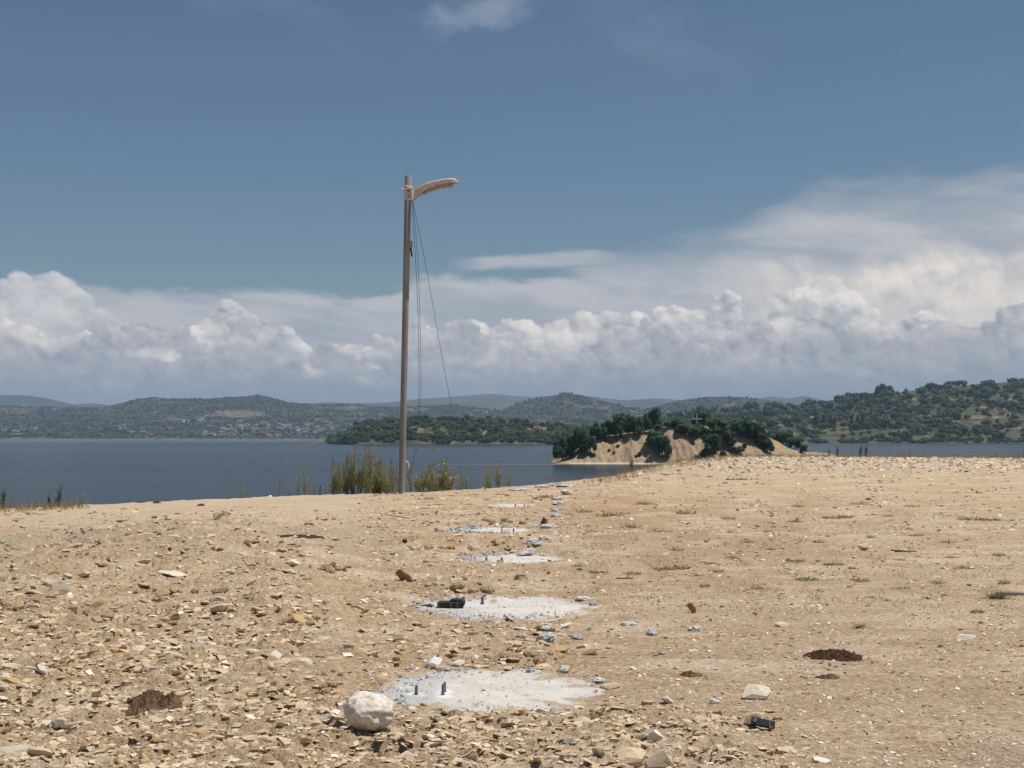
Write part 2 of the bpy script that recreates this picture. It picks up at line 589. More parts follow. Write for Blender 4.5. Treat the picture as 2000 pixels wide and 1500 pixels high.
def ground_h(x, y, fine=True):
    x = np.asarray(x, np.float64); y = np.asarray(y, np.float64)
    r = np.hypot(x, y)
    az = np.arctan2(x, y)
    yy = np.maximum(y, 1.0)
    px = np.clip(1000 + FOC * x / yy, -4000, 6000)
    py = HOR + EYE * FOC / np.maximum(yy, 3.0)
    h = 0.06 * fbm(x * 0.11, y * 0.11, 3, 5) + 0.025 * fbm(x * 0.5, y * 0.35, 3, 9)
    # the plateau climbs a little to the right
    h = h * sstep(-y, -70, -30) + 0.50 * sstep(y, 42, 94) * sstep(px, 1120, 1480) + 0.02 * fbm(x * .3, y * .2, 2, 4)
    # bulldozed berm on the left, a smooth track behind it
    ridge_y = 24.5 + 1.2 * vnoise(x * 0.3, 0 * x, 2) + 0.1 * (x + 6)
    amp = np.interp(px, [-900, 0, 90, 170, 330, 470, 600, 720, 6000], [0.14, 0.14, 0.22, 0.30, 0.33, 0.38, 0.30, 0.10, 0.0])
    d = y - ridge_y
    h = h + amp * np.where(d > 0, np.exp(-(d / 1.3) ** 2), np.exp(-(d / 6.5) ** 2)) * (1 + 0.35 * vnoise(x * 0.9, y * 0.3, 6))
    # heaps of spoil
    for (hx, hy, ha, hs) in ((330, 1110, .16, 1.1), (120, 1130, .18, 1.3), (560, 1200, .14, .8), (40, 1190, .12, .9), (480, 1300, .08, .7),
                             (230, 1290, .07, .8), (640, 1270, .07, .5), (620, 1320, .05, .4), (60, 1330, .07, .6), (1250, 1440, .07, .5), (880, 1470, .04, .6)):
        Yh = flatY(hy); X = (hx - 1000) / FOC * Yh
        h = h + ha * np.exp(-(((x - X) / hs) ** 2 + ((y - Yh) / (hs * 1.5)) ** 2))
    # ledges of scraped soil behind the foundations
    for (x0, x1, py0, ha) in ((985, 1085, 1288, .075), (845, 975, 1153, .085), (770, 1025, 1073, .085), (920, 1062, 1023, .09), (850, 960, 980, .03)):
        Yl = flatY(py0)
        m = sstep(px, x0 - 25, x0 + 15) * sstep(-px, -x1 - 25, -x1 + 15)
        dy = (y - Yl - 0.25 * vnoise(x * 2.2, y * 0 + 3, 8)) / (0.05 * Yl)
        h = h + ha * m * np.where(dy > 0, np.exp(-(dy / 0.9) ** 2), np.exp(-(dy / 0.18) ** 2)) * (0.85 + 0.5 * vnoise(x * 4, y * 3, 12))
    if fine:
        R = rubble(px, py)
        d1, id1 = worley(x * 3.1, y * 3.1, 3); d2, id2 = worley(x * 9 + 5, y * 9, 4)
        rough = (0.085 * (id1 - .45) * sstep(-d1, -0.62, -0.25) + 0.045 * (id2 - .4) * sstep(-d2, -.6, -.3)
                 + 0.05 * fbm(x * 1.7, y * 1.7, 4, 14))
        cr = fbm(x * 7, y * 7, 5, 19, 0.62)
        h = h + R * rough + (0.012 + 0.022 * R) * cr + 0.012 * R * np.abs(vnoise(x * 26, y * 26, 23))
        # flat beds of the foundations
        for (cx, cy, hw, hd) in PADW:
            q = np.hypot((x - cx) / hw, (y - cy) / hd)
            k = sstep(-q, -1.25, -0.85)
            h = h * (1 - k) + k * (-0.035 + 0.004 * vnoise(x * 8, y * 8, 2))
    # the bank down to the lake
    re = np.interp(az, _ea, _ed) + 0.5 * vnoise(az * 60, az * 0, 7) + 0.25 * vnoise(az * 190, az * 0, 8)
    back = sstep(np.abs(az), 1.15, 1.4)
    re = re * (1 - back) + 900 * back
    over_ = np.maximum(r - re, 0)
    h = h - 0.5 * over_ ** 2 / (over_ + 2.5)
    return np.maximum(h, -9.0)


def G(px, py, dz=0.0):
    """the point of the ground seen at (px, py)"""
    Y = flatY(py)
    for _ in range(12):
        x = (px - 1000) / FOC * Y
        h = float(ground_h(np.array([x]), np.array([Y]))[0])
        Y = 0.5 * Y + 0.5 * (EYE - max(h, -0.3)) * FOC / (py - HOR)
    x = (px - 1000) / FOC * Y
    return np.array((x, Y, float(ground_h(np.array([x]), np.array([Y]))[0]) + dz))


def soil_material():
    m, n, p = mat('soil', 0.95, 0.15)
    co = objco(n)
    pale = attr(n, 'pale', 'Fac'); grey = attr(n, 'grey', 'Fac'); rub = attr(n, 'rub', 'Fac')
    a = n.noise(co, 0.35, 4, 0.6); b = n.noise(co, 1.9, 6, 0.68); c = n.noise(co, 19.0, 5, 0.7); d = n.noise(co, 90.0, 4, 0.7)
    x, y, z = n.sep(co)
    st = n.noise(n.xyz(n.mul(x, 0.55), n.mul(y, 1.0), 0.0), 1.0, 7, 0.66, dist=0.3)       # dusty, scraped patches
    k = n.mix(n.ss(a, 0.35, 0.65), (0.468, 0.333, 0.203), (0.528, 0.395, 0.257))
    k = n.mix(n.mul(n.ss(b, 0.47, 0.34), 0.6), k, (0.355, 0.246, 0.150))
    k = n.mix(n.mul(n.ss(b, 0.50, 0.62), 0.55), k, (0.59, 0.468, 0.332))
    k = n.mix(n.mul(n.ss(st, 0.50, 0.60), 0.85), k, (0.64, 0.535, 0.40))
    k = n.mix(n.mul(n.ss(st, 0.46, 0.36), 0.5), k, (0.385, 0.272, 0.170))
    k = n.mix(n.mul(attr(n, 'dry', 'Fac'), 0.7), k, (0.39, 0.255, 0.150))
    k = n.mix(n.mul(grey, 0.75), k, (0.40, 0.345, 0.265))
    k = n.mix(n.mul(pale, 0.75), k, (0.60, 0.49, 0.355))
    k = n.mix(n.mul(rub, 0.3), k, (0.50, 0.385, 0.26))
    k = n.mix(1.0, k, n.mix(n.ss(c, 0.3, 0.7), (0.66, 0.63, 0.60), (1.22, 1.22, 1.22)), 'MULTIPLY')
    k = n.mix(1.0, k, n.mix(n.ss(d, 0.3, 0.7), (0.74, 0.71, 0.68), (1.18, 1.18, 1.18)), 'MULTIPLY')
    # chips of pale stone pressed into the soil, two sizes
    for sc, lo, hi, amt in ((11.0, 0.07, 0.16, 0.8), (34.0, 0.10, 0.20, 0.8), (95.0, 0.13, 0.25, 0.65)):
        v = n.n.new('ShaderNodeTexVoronoi'); v.feature = 'F1'
        n.put(v.inputs['Vector'], n.v('ADD', co, n.v('SCALE', n.noise(co, sc * 1.6, 2, 0.5, col=True), scale=0.5 / sc)))
        n.put(v.inputs['Scale'], sc)
        keep = n.ss(n.sep(v.outputs['Color'])[0], 0.72, 0.76)
        msk = n.mul(n.ss(v.outputs['Distance'], hi * 1.6, lo * 1.6), n.mul(keep, amt))
        k = n.mix(msk, k, n.mix(n.sep(v.outputs['Color'])[1], (0.60, 0.52, 0.40), (0.72, 0.67, 0.58)))
    n.put(p.inputs['Base Color'], k)
    h = n.add(n.mul(c, 0.6), n.mul(d, 0.4))
    nb = bump(n, p, h, 1.0, 0.05)
    bump(n, p, b, 0.35, 0.08, nb)
    return m


M_SOIL = soil_material()

# ground sheet: a fan of rings round the standpoint, finest where the photograph looks
az_in = np.linspace(-0.37, 0.37, 820)
az_out = np.concatenate([np.linspace(-pi, -1.5, 14)[:-1], np.linspace(-1.5, -0.37, 90)[:-1]])
azs = np.concatenate([az_out, az_in, -az_out[::-1]])[:-1]
# distances: even steps of image rows near by, then out over the bank
pys = np.concatenate([np.linspace(2400, 1515, 60)[:-1], np.linspace(1515, 940, 470)[:-1], np.linspace(940, 884, 110)])
rs = EYE * FOC / (pys - HOR)
rs = np.concatenate([[0.4, 1.2, 2.2], rs, [170, 185, 210, 260, 400, 700, 890]])
RR, AA = np.meshgrid(rs, azs, indexing='ij')
gx = RR * np.sin(AA); gy = RR * np.cos(AA)
gz = ground_h(gx, gy)
gpx = np.clip(1000 + FOC * gx / np.maximum(gy, 1), -4000, 6000); gpy = HOR + EYE * FOC / np.maximum(gy, 3)
pale = sstep(gpx + 60 * vnoise(gx * .5, gy * .3, 41), 1000, 1500) * 0.45 * (0.6 + 0.6 * fbm(gx * .7, gy * .25, 3, 43))
pale = np.maximum(pale, 0.95 * sstep(gy + 4 * vnoise(gx * .2, gy * .2, 3), 62, 76) * sstep(gpx, 1280, 1440))
pale = np.maximum(pale, 0.85 * sstep(-gpy - 6 * vnoise(gx, gy, 2), -1042, -1020) * sstep(-gpx, -800, -600))
pale = np.clip(pale + 0.5 * sstep(fbm(gx * .9, gy * .35, 4, 47), .22, .45), 0, 1)
grey = sstep(-gpx, -560, -350) * sstep(gpy, 1005, 1035) * sstep(-gpy, -1160, -1090) * sstep(fbm(gx * .5, gy * .5, 3, 51), -0.25, 0.2)
grey = np.maximum(grey, 0.8 * sstep(-np.hypot((gpx - 640) / 200, (gpy - 1060) / 50), -1, -.4))
grey = np.maximum(grey, 0.5 * sstep(-np.hypot((gpx - 1960) / 160, (gpy - 1480) / 60), -1, -.3))
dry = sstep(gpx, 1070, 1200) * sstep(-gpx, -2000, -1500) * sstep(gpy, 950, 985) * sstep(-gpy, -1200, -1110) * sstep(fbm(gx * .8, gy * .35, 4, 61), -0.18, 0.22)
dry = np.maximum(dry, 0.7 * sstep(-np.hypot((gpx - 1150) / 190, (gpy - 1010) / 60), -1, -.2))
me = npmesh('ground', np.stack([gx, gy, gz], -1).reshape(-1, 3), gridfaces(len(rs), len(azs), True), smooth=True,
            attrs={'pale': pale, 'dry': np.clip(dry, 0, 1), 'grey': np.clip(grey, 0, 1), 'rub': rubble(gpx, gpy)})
ground = tag(link('ground', me, M_SOIL), kind='structure')
_slow_h = ground_h


def ground_h(x, y):
    """height of the finished ground sheet"""
    x = np.asarray(x, float); y = np.asarray(y, float)
    r = np.clip(np.hypot(x, y), rs[0], rs[-1] - 1e-6); a = np.clip(np.arctan2(x, y), azs[0], azs[-1] - 1e-9)
    i = np.clip(np.searchsorted(rs, r) - 1, 0, len(rs) - 2); j = np.clip(np.searchsorted(azs, a) - 1, 0, len(azs) - 2)
    u = (r - rs[i]) / (rs[i + 1] - rs[i]); v = (a - azs[j]) / (azs[j + 1] - azs[j])
    return (gz[i, j] * (1 - u) + gz[i + 1, j] * u) * (1 - v) + (gz[i, j + 1] * (1 - u) + gz[i + 1, j + 1] * u) * v


# ------------------------------------------------------------------ lake
def water_material():
    m, n, p = mat('lake_water', 0.16, 0.36)
    p.inputs['IOR'].default_value = 1.33
    co = objco(n)
    x, y, z = n.sep(co)
    slick = n.noise(n.xyz(n.mul(x, 0.0011), n.mul(y, 0.013), 0.0), 1.0, 4, 0.6)
    far = n.noise(n.xyz(n.mul(x, 0.0006), n.mul(y, 0.0022), 3.0), 1.0, 3, 0.5)
    wc = n.mix(n.ss(far, 0.4, 0.65), (0.008, 0.019, 0.030), (0.018, 0.029, 0.041))
    n.put(p.inputs['Base Color'], n.mix(n.ss(n.add(y, n.mul(n.sub(far, 0.5), 1500.0)), 1500, 2600), wc, (0.085, 0.088, 0.085)))   # silty shallows off the far shore
    n.put(p.inputs['Roughness'], n.ss(slick, 0.5, 0.75, 0.20, 0.34))
    w = n.noise(n.xyz(n.mul(x, 0.55), n.mul(y, 0.9), 0.0), 1.0, 4, 0.62, dist=0.4)
    w2 = n.noise(n.xyz(n.mul(x, 0.12), n.mul(y, 0.2), 5.0), 1.0, 3, 0.5)
    b = n.n.new('ShaderNodeBump')
    n.put(b.inputs['Strength'], n.ss(slick, 0.52, 0.62, 1.0, 0.18))
    b.inputs['Distance'].default_value = 1.0
    n.put(b.inputs['Height'], n.add(w, n.mul(w2, 0.9)))
    n.l.new(b.outputs[0], p.inputs['Normal'])
    return m


R_ = 9700.0
me = npmesh('lake', [(-R_, -R_, WATER), (R_, -R_, WATER), (R_, R_, WATER), (-R_, R_, WATER)], [(0, 1, 2, 3)])
tag(link('lake', me, water_material()), kind='structure')


# ------------------------------------------------------------------ hills
def land_material(name, base, base2, soil, sc, soil_amt=0.5, speck=None, sp_sc=0.1):
    m, n, p = mat(name, 0.95, 0.1)
    co = objco(n)
    a = n.noise(co, sc, 5, 0.6); b = n.noise(co, sc * 6, 5, 0.65); c = n.noise(co, sc * 2.3, 4, 0.6)
    k = n.mix(n.ss(a, 0.38, 0.62), base, base2)
    k = n.mix(n.mul(n.ss(c, 0.52, 0.66), soil_amt), k, soil)
    k = n.mix(n.mul(attr(n, 'bare', 'Fac'), 0.9), k, soil)
    k = n.mix(1.0, k, n.mix(n.ss(b, 0.3, 0.7), (0.68,) * 3, (1.28,) * 3), 'MULTIPLY')
    if speck:
        v = n.voro(co, sp_sc)
        k = n.mix(n.mul(n.ss(v, 0.55, 0.25), 0.75), k, speck)
    n.put(p.inputs['Base Color'], k)
    bump(n, p, b, 0.5, 0.6 / sc * 0.02)
    return m


class Hill:
    def __init__(s, crest, Y0, Yc, Yb, power=1.0, nz=1.0, nsc=0.01, seed=1, foot=0.0):
        s.x = np.array([c[0] for c in crest], float)
        s.y = np.array([c[1] for c in crest], float)
        s.Y0, s.Yc, s.Yb, s.power, s.nz, s.nsc, s.seed, s.foot = Y0, Yc, Yb, power, nz, nsc, seed, foot

    def z(s, px, Y):
        px = np.asarray(px, float); Y = np.asarray(Y, float)
        row = np.interp(px, s.x, s.y)
        top = EYE + (HOR - row) / FOC * s.Yc
        shore = s.Y0 * (1 + 0.012 * vnoise(px / 70, px * 0, s.seed))
        t = (Y - shore) / (s.Yc - shore)
        f = np.where(t < 0, t * 3, np.where(t < 1, np.clip(t, 0, 1) ** s.power, 1 - 0.8 * ((Y - s.Yc) / (s.Yb - s.Yc)) ** 1.5))
        x = (px - 1000) / FOC * Y
        low = WATER - 0.4
        ns = s.nz * fbm(x * s.nsc, Y * s.nsc, 4, s.seed + 3) * np.clip(t * 4, 0, 1) * np.clip(np.abs(1 - t) * 3 + 0.15, 0, 1)
        return low + f * np.maximum(top - low, 0.0) + ns + np.where(t > 0, s.foot * np.clip(t * 12, 0, 1), 0)

    def pt(s, px, Y):
        return np.array(((px - 1000) / FOC * Y, Y, float(s.z(np.array([px]), np.array([Y]))[0])))

    def hit(s, px, py):
        """the spot of this hillside seen at (px, py)"""
        Y = np.linspace(s.Y0, s.Yc * 1.02, 400)
        row = HOR - (s.z(np.full(400, px), Y) - EYE) / Y * FOC
        k = np.where(row <= py)[0]
        Y = Y[k[0]] if len(k) else s.Yc
        return s.pt(px, Y)

    def build(s, name, m, px0, px1, nx, ny, bare=None):
        px = np.linspace(px0, px1, nx)
        Y = np.concatenate([np.linspace(s.Y0 * 0.97, s.Yc, ny), np.linspace(s.Yc, s.Yb, 8)[1:]])
        YY, PX = np.meshgrid(Y, px, indexing='ij')
        Z = s.z(PX, YY)
        row = HOR - (Z - EYE) / YY * FOC
        b = np.zeros_like(Z) if bare is None else np.clip(bare(PX, row, YY), 0, 1)
        me = npmesh(name, np.stack([(PX - 1000) / FOC * YY, YY, Z], -1).reshape(-1, 3), gridfaces(len(Y), nx), smooth=True, attrs={'bare': b})
        return tag(link(name, me, m), kind='structure')


M_MOUNT = land_material('mountain_scrub', (0.05, 0.06, 0.05), (0.08, 0.085, 0.07), (0.12, 0.11, 0.10), 0.0006, 0.4)
M_RANGE = land_material('range_scrub', (0.030, 0.036, 0.022), (0.055, 0.056, 0.036), (0.20, 0.155, 0.11), 0.0028, 0.28, (0.018, 0.024, 0.014), 0.05)
M_GROVE = land_material('grove_grass', (0.052, 0.060, 0.032), (0.085, 0.088, 0.048), (0.29, 0.215, 0.13), 0.013, 0.25, (0.05, 0.06, 0.03), 0.13)

mountains = Hill([(-900, 770), (-200, 774), (0, 771), (50, 772), (90, 777), (120, 784), (145, 790), (180, 787), (220, 792), (300, 788),
                  (420, 792), (600, 790), (640, 785), (680, 788), (760, 786), (820, 779), (870, 776), (930, 771), (965, 769), (1000, 773), (1060, 776),
                  (1150, 774), (1220, 782), (1280, 778), (1350, 783), (1460, 783), (1505, 774), (1540, 778), (1570, 773),
                  (1610, 782), (1700, 788), (2000, 780), (2400, 770), (2900, 775)], 6300, 8000, 9500, 1.0, 26, 0.0016, 31)
mountains.build('mountain', M_MOUNT, -900, 2900, 420, 26)

rng_l = Hill([(-900, 795), (-300, 800), (0, 793), (60, 795), (200, 797), (230, 790), (270, 780), (300, 777), (330, 780), (400, 780), (480, 775),
              (505, 772), (530, 777), (560, 786), (600, 789), (650, 791), (680, 789), (720, 793), (780, 795), (850, 793), (880, 790),
              (895, 792), (940, 798), (1000, 806), (1100, 822), (1300, 842), (1700, 850)], 3240, 5000, 6200, 1.25, 10, 0.006, 71, foot=2.0)


def bare_l(px, row, Y):
    w = 12 * vnoise(px / 14, row / 3, 5)
    q = sstep(-np.hypot((px + w - 470) / 62, (row + w * 0.15 - 808) / 9), -1.1, -0.5)
    q = np.maximum(q, 0.7 * sstep(-np.hypot((px + w - 690) / 40, (row - 797) / 5), -1.1, -0.4))
    q = np.maximum(q, 0.8 * sstep(-np.hypot((px + w - 815) / 30, (row - 800) / 5), -1.1, -0.4))
    q = np.maximum(q, 0.5 * sstep(-np.hypot((px + w - 20) / 70, (row - 802) / 8), -1.1, -0.4))
    q = np.maximum(q, 0.55 * sstep(fbm(px / 45, row / 6, 4, 15), 0.2, 0.42))
    return np.maximum(q, 0.85 * sstep(row, 856.2, 857.2))


rng_l.build('hill', M_RANGE, -900, 1700, 520, 110, bare_l)

rng_c = Hill([(840, 848), (900, 820), (950, 808), (985, 800), (1010, 790), (1040, 780), (1075, 774), (1105, 771), (1130, 772), (1160, 779), (1200, 790), (1240, 797),
              (1260, 800), (1300, 790), (1340, 781), (1380, 776), (1430, 776), (1480, 779), (1510, 786), (1560, 792), (1620, 785), (1660, 772),
              (1685, 768), (1710, 770), (1760, 785), (1900, 800), (2400, 800)], 3300, 4400, 5400, 1.1, 9, 0.007, 83, foot=2.0)


def bare_c(px, row, Y):
    q = 0.6 * sstep(fbm(px / 30, row / 5, 4, 25), 0.18, 0.4)
    w = 6 * vnoise(px / 9, row / 3, 8)
    q = np.maximum(q, 0.8 * sstep(-np.hypot((px + w - 1135) / 22, (row - 794) / 1.7), -1.1, -0.4))
    return np.maximum(q, 0.8 * sstep(-np.hypot((px + w - 1178) / 16, (row - 796) / 4), -1.1, -0.4))


rng_c.build('hill', M_RANGE, 840, 2400, 420, 80, bare_c)

hill_r = Hill([(900, 862), (1000, 858), (1100, 850), (1180, 842), (1260, 826), (1320, 815), (1420, 804), (1500, 797), (1560, 793), (1600, 789), (1650, 783), (1700, 776),
               (1730, 771), (1800, 762), (1900, 752), (2000, 745), (2100, 738), (2400, 724), (3200, 730)], 1390, 1950, 2500, 1.15, 3.2, 0.012, 93, foot=0.8)


def bare_r(px, row, Y):
    q = 0.75 * sstep(fbm(px / 26, row / 7, 4, 35), 0.16, 0.34)
    q = np.maximum(q, 0.7 * sstep(row, 862.8, 864.5) * sstep(fbm(px / 40, row * 0, 3, 37), -0.1, 0.3))
    q = np.maximum(q, 0.9 * sstep(-np.hypot((px - 1415) / 30, (row - 808) / 4), -1, -.4))
    return q * (1 - 0.6 * sstep(row, 838, 850))


hill_r.build('hill', M_GROVE, 900, 3200, 460, 110, bare_r)

pen = Hill([(560, 880), (630, 873), (642, 866), (660, 858), (690, 842), (720, 830), (760, 826), (850, 823), (950, 826), (1000, 829), (1060, 834), (1100, 838),
            (1160, 843), (1250, 851), (1350, 858), (1500, 866)], 1215, 1330, 1500, 0.85, 0.9, 0.03, 57, foot=0.5)


def bare_p(px, row, Y):
    # olive rows running up and down the slope
    rows_ = sstep(np.sin((px - (row - 830) * -0.9) * 0.42), -0.1, 0.5)
    q = rows_ * sstep(px, 880, 915) * sstep(-px, -1005, -960) * sstep(row, 828, 833) * sstep(-row, -862, -856)
    q = np.maximum(q, 0.95 * sstep(-np.hypot((px - 1055 + (row - 838) * 0.8) / 45, (row - 840) / 11), -1.1, -0.5))
    q = np.maximum(q, 0.7 * sstep(-np.hypot((px - 812) / 18, (row - 842) / 10), -1, -.3))
    q = np.maximum(q, 0.6 * sstep(-np.hypot((px - 865) / 20, (row - 823) / 4), -1, -.3))
    return q + 0.35 * sstep(fbm(px / 30, row / 6, 3, 45), 0.15, 0.4)


pen.build('hill', M_GROVE, 560, 1500, 380, 70, bare_p)


# ------------------------------------------------------------------ island
_ip = np.array([(1070, -0.8), (1085, 0.4), (1105, 2.0), (1125, 3.9), (1165, 6.6), (1250, 7.9), (1300, 9.1), (1400, 9.4), (1450, 8.9), (1500, 7.3), (1540, 5.0),
                (1575, 2.9), (1650, 2.3), (1700, 1.2), (1760, -1.0)])


def island_h(x, y):
    x = np.asarray(x, float); y = np.asarray(y, float)
    px = 1000 + FOC * x / 362.0
    H = np.interp(px, _ip[:, 0], _ip[:, 1])
    fr = 347.5 + 1.6 * vnoise(x * 0.09, 0 * x, 4) + 0.006 * (x - 40) ** 2 - 2.5 * sstep(-x, -19, -12) * 0
    d = y - fr + 1.0 * vnoise(x * 0.35, y * 0.12, 9) + 0.5 * vnoise(x * 1.1, y * 0.3, 19)
    w = 10.5 + 3 * sstep(x, 50, 70)
    f = np.clip((d - 2.4) / w, 0, 1)
    f = f ** 0.85 * (1 - 0.12 * (1 - f))
    bk = np.clip((404 - y) / 16, 0, 1)
    ap = 0.35 * np.clip(d / 1.2, -3, 1)
    z = WATER + np.minimum(H, ap + np.maximum(H - ap, 0) * f) * np.where(bk < 1, bk, 1)
    z = z + np.where(bk < 1, -1.0 * (1 - bk), 0)
    return z + (0.22 * fbm(x * 0.5, y * 0.5, 4, 66) + 0.3 * vnoise(x * 0.16, y * 0.16, 67)) * f


ix = np.linspace(8, 100, 300); iy = np.concatenate([np.linspace(342, 366, 130), np.linspace(366, 408, 40)[1:]])
YY, XX = np.meshgrid(iy, ix, indexing='ij')
ZZ = island_h(XX, YY)


def island_material():
    m, n, p = mat('island_soil', 0.95, 0.1)
    co = objco(n)
    x, y, z = n.sep(co)
    a = n.noise(co, 0.25, 5, 0.6); b = n.noise(n.xyz(x, y, n.mul(z, 0.4)), 1.5, 5, 0.65); c = n.noise(co, 5.0, 4, 0.6)
    k = n.mix(n.ss(a, 0.35, 0.62), (0.31, 0.23, 0.145), (0.37, 0.285, 0.19))
    k = n.mix(n.mul(n.ss(b, 0.5, 0.65), 0.7), k, (0.215, 0.145, 0.085))
    gz = n.n.new('ShaderNodeNewGeometry')
    up = n.sep(gz.outputs['Normal'])[2]
    k = n.mix(n.mul(n.ss(up, 0.86, 0.97), n.ss(z, 0.2, 1.8)), k, n.mix(a, (0.16, 0.145, 0.065), (0.25, 0.205, 0.11)))
    k = n.mix(n.mul(n.ss(z, WATER + 0.75, WATER + 0.35), n.ss(x, 12, 16)), k, (0.46, 0.41, 0.34))
    k = n.mix(n.ss(z, WATER + 0.16, WATER + 0.05), k, (0.10, 0.085, 0.06))
    k = n.mix(1.0, k, n.mix(n.ss(c, 0.3, 0.7), (0.78,) * 3, (1.2,) * 3), 'MULTIPLY')
    n.put(p.inputs['Base Color'], k)
    bump(n, p, n.add(b, n.mul(c, 0.3)), 0.5, 0.5)
    return m


me = npmesh('island', np.stack([XX, YY, ZZ], -1).reshape(-1, 3), gridfaces(len(iy), len(ix)), smooth=True)
tag(link('island', me, island_material()), kind='structure')
# thin gravel spit reaching out from the island's left foot
t = np.linspace(0, 1, 40)[:, None]; s = np.linspace(-1, 1, 9)[None, :]
sx = 20 - 42 * t + 0 * s; sy = 350.5 + 1.0 * np.sin(t * 5) + s * (1.9 - 1.2 * t) + 7 * t
sz = WATER - 0.35 + (0.50 + 0.04 * vnoise(t * 30, s * 3, 5)) * (1 - s ** 2) * (1 - 0.25 * t)
me = npmesh('shingle_spit', np.stack([sx, sy, sz], -1).reshape(-1, 3), gridfaces(40, 9)[:, ::-1], smooth=True)
tag(link('shingle_spit', me, simple('shingle', (0.17, 0.15, 0.115), 0.95, 0.4, 3.0)), kind='structure')


# ------------------------------------------------------------------ foliage meshes
def ico(sub):
    t = (1 + 5 ** .5) / 2
    V = [(-1, t, 0), (1, t, 0), (-1, -t, 0), (1, -t, 0), (0, -1, t), (0, 1, t), (0, -1, -t), (0, 1, -t), (t, 0, -1), (t, 0, 1), (-t, 0, -1), (-t, 0, 1)]
    F = [(0, 11, 5), (0, 5, 1), (0, 1, 7), (0, 7, 10), (0, 10, 11), (1, 5, 9), (5, 11, 4), (11, 10, 2), (10, 7, 6), (7, 1, 8), (3, 9, 4), (3, 4, 2),
         (3, 2, 6), (3, 6, 8), (3, 8, 9), (4, 9, 5), (2, 4, 11), (6, 2, 10), (8, 6, 7), (9, 8, 1)]
    V = [np.array(v) / np.linalg.norm(v) for v in V]
    for _ in range(sub):
        mid = {}; F2 = []

        def mp(a, b):
            k = (min(a, b), max(a, b))
            if k not in mid:
                v = V[a] + V[b]; V.append(v / np.linalg.norm(v)); mid[k] = len(V) - 1
            return mid[k]
        for a, b, c in F:
            ab, bc, ca = mp(a, b), mp(b, c), mp(c, a)
            F2 += [(a, ab, ca), (b, bc, ab), (c, ca, bc), (ab, bc, ca)]
        F = F2
    return np.array(V), np.array(F)


ICO = [ico(0), ico(1), ico(2)]


def leafy(seed, blobs, nleaf, leaf, c_dark, c_light, core_sub=1, core=0.8, lean=0.0):
    """crown of leaf sprays round a few boughs. blobs: (x, y, z, r). returns V, F(tri), C"""
    g = np.random.default_rng(seed)
    Vs, Fs, Cs = [], [], []
    o = 0
    cd = np.array(c_dark); cl = np.array(c_light)
    B = np.array(blobs, float)
    iv, iff = ICO[core_sub]
    for b in B:
        v = iv * (b[3] * core * (0.85 + 0.3 * g.random((len(iv), 1)))) + b[:3]
        Vs.append(v); Fs.append(iff + o); o += len(v)
        Cs.append(np.tile(cd * (0.8 + 0.3 * g.random()), (len(v), 1)))
    w = B[:, 3] ** 2; w /= w.sum()
    k = g.choice(len(B), nleaf, p=w)
    d = g.normal(size=(nleaf, 3)); d /= np.linalg.norm(d, axis=1)[:, None]
    d[:, 2] = np.where(g.random(nleaf) < 0.35, np.abs(d[:, 2]), d[:, 2])
    rr = B[k, 3] * (0.74 + 0.42 * g.random(nleaf))
    cpos = B[k, :3] + d * rr[:, None]
    t1 = np.cross(d, g.normal(size=(nleaf, 3))); t1 /= np.linalg.norm(t1, axis=1)[:, None]
    t1 = t1 + 0.7 * d * (g.random((nleaf, 1)) - 0.3)
    t2 = np.cross(d, t1) + 0.5 * g.normal(size=(nleaf, 3))
    t2 /= np.linalg.norm(t2, axis=1)[:, None]
    s = leaf * (0.5 + 0.9 * g.random((nleaf, 1)))
    q = np.stack([cpos - t1 * s, cpos + t2 * s * 0.75, cpos + t1 * s, cpos - t2 * s * 0.6], 1)
    Vs.append(q.reshape(-1, 3))
    b0 = o + 4 * np.arange(nleaf)[:, None]
    Fs.append(np.concatenate([b0 + np.array([[0, 1, 2]]), b0 + np.array([[0, 2, 3]])]))
    f = g.random((nleaf, 1)) ** 1.3
    c = cd * (1 - f) + cl * f
    c = c * (0.85 + 0.3 * g.random((len(B), 1))[k])
    Cs.append(np.repeat(c, 4, 0))
    return np.concatenate(Vs), np.concatenate(Fs), np.concatenate(Cs)


def blobset(seed, n, w=0.5, zlo=0.22, zhi=0.80, r=(0.16, 0.28), taper=0.5):
    g = np.random.default_rng(seed)
    out = [(0, 0, 0.5, 0.27)]
    for i in range(n):
        z = zlo + (zhi - zlo) * g.random()
        m = w * (1 - taper * max(0, (z - 0.45) / 0.55)) - 0.12
        a = g.random() * 2 * pi; q = m * math.sqrt(g.random())
        out.append((q * cos(a), q * sin(a), z, r[0] + (r[1] - r[0]) * g.random()))
    return out


def leaf_material():
    m, n, p = mat('foliage', 0.75, 0.2)
    oi = n.n.new('ShaderNodeObjectInfo').outputs['Random']
    k = n.mix(1.0, attr(n, 'tint'), n.mix(oi, (0.78, 0.82, 0.80), (1.18, 1.15, 1.10)), 'MULTIPLY')
    n.put(p.inputs['Base Color'], k)
    tr = n.n.new('ShaderNodeBsdfTranslucent')          # thin leaves let light through
    n.put(tr.inputs['Color'], n.mix(1.0, k, (1.15, 1.25, 0.8), 'MULTIPLY'))
    mx = n.n.new('ShaderNodeMixShader')
    mx.inputs[0].default_value = 0.38
    n.l.new(p.outputs[0], mx.inputs[1]); n.l.new(tr.outputs[0], mx.inputs[2])
    n.l.new(mx.outputs[0], n.n['Material Output'].inputs['Surface'])
    return m


M_LEAF = leaf_material()
M_BARK = simple('bark', (0.11, 0.085, 0.06), 0.95, 0.3, 20.0, bmp=0.4)


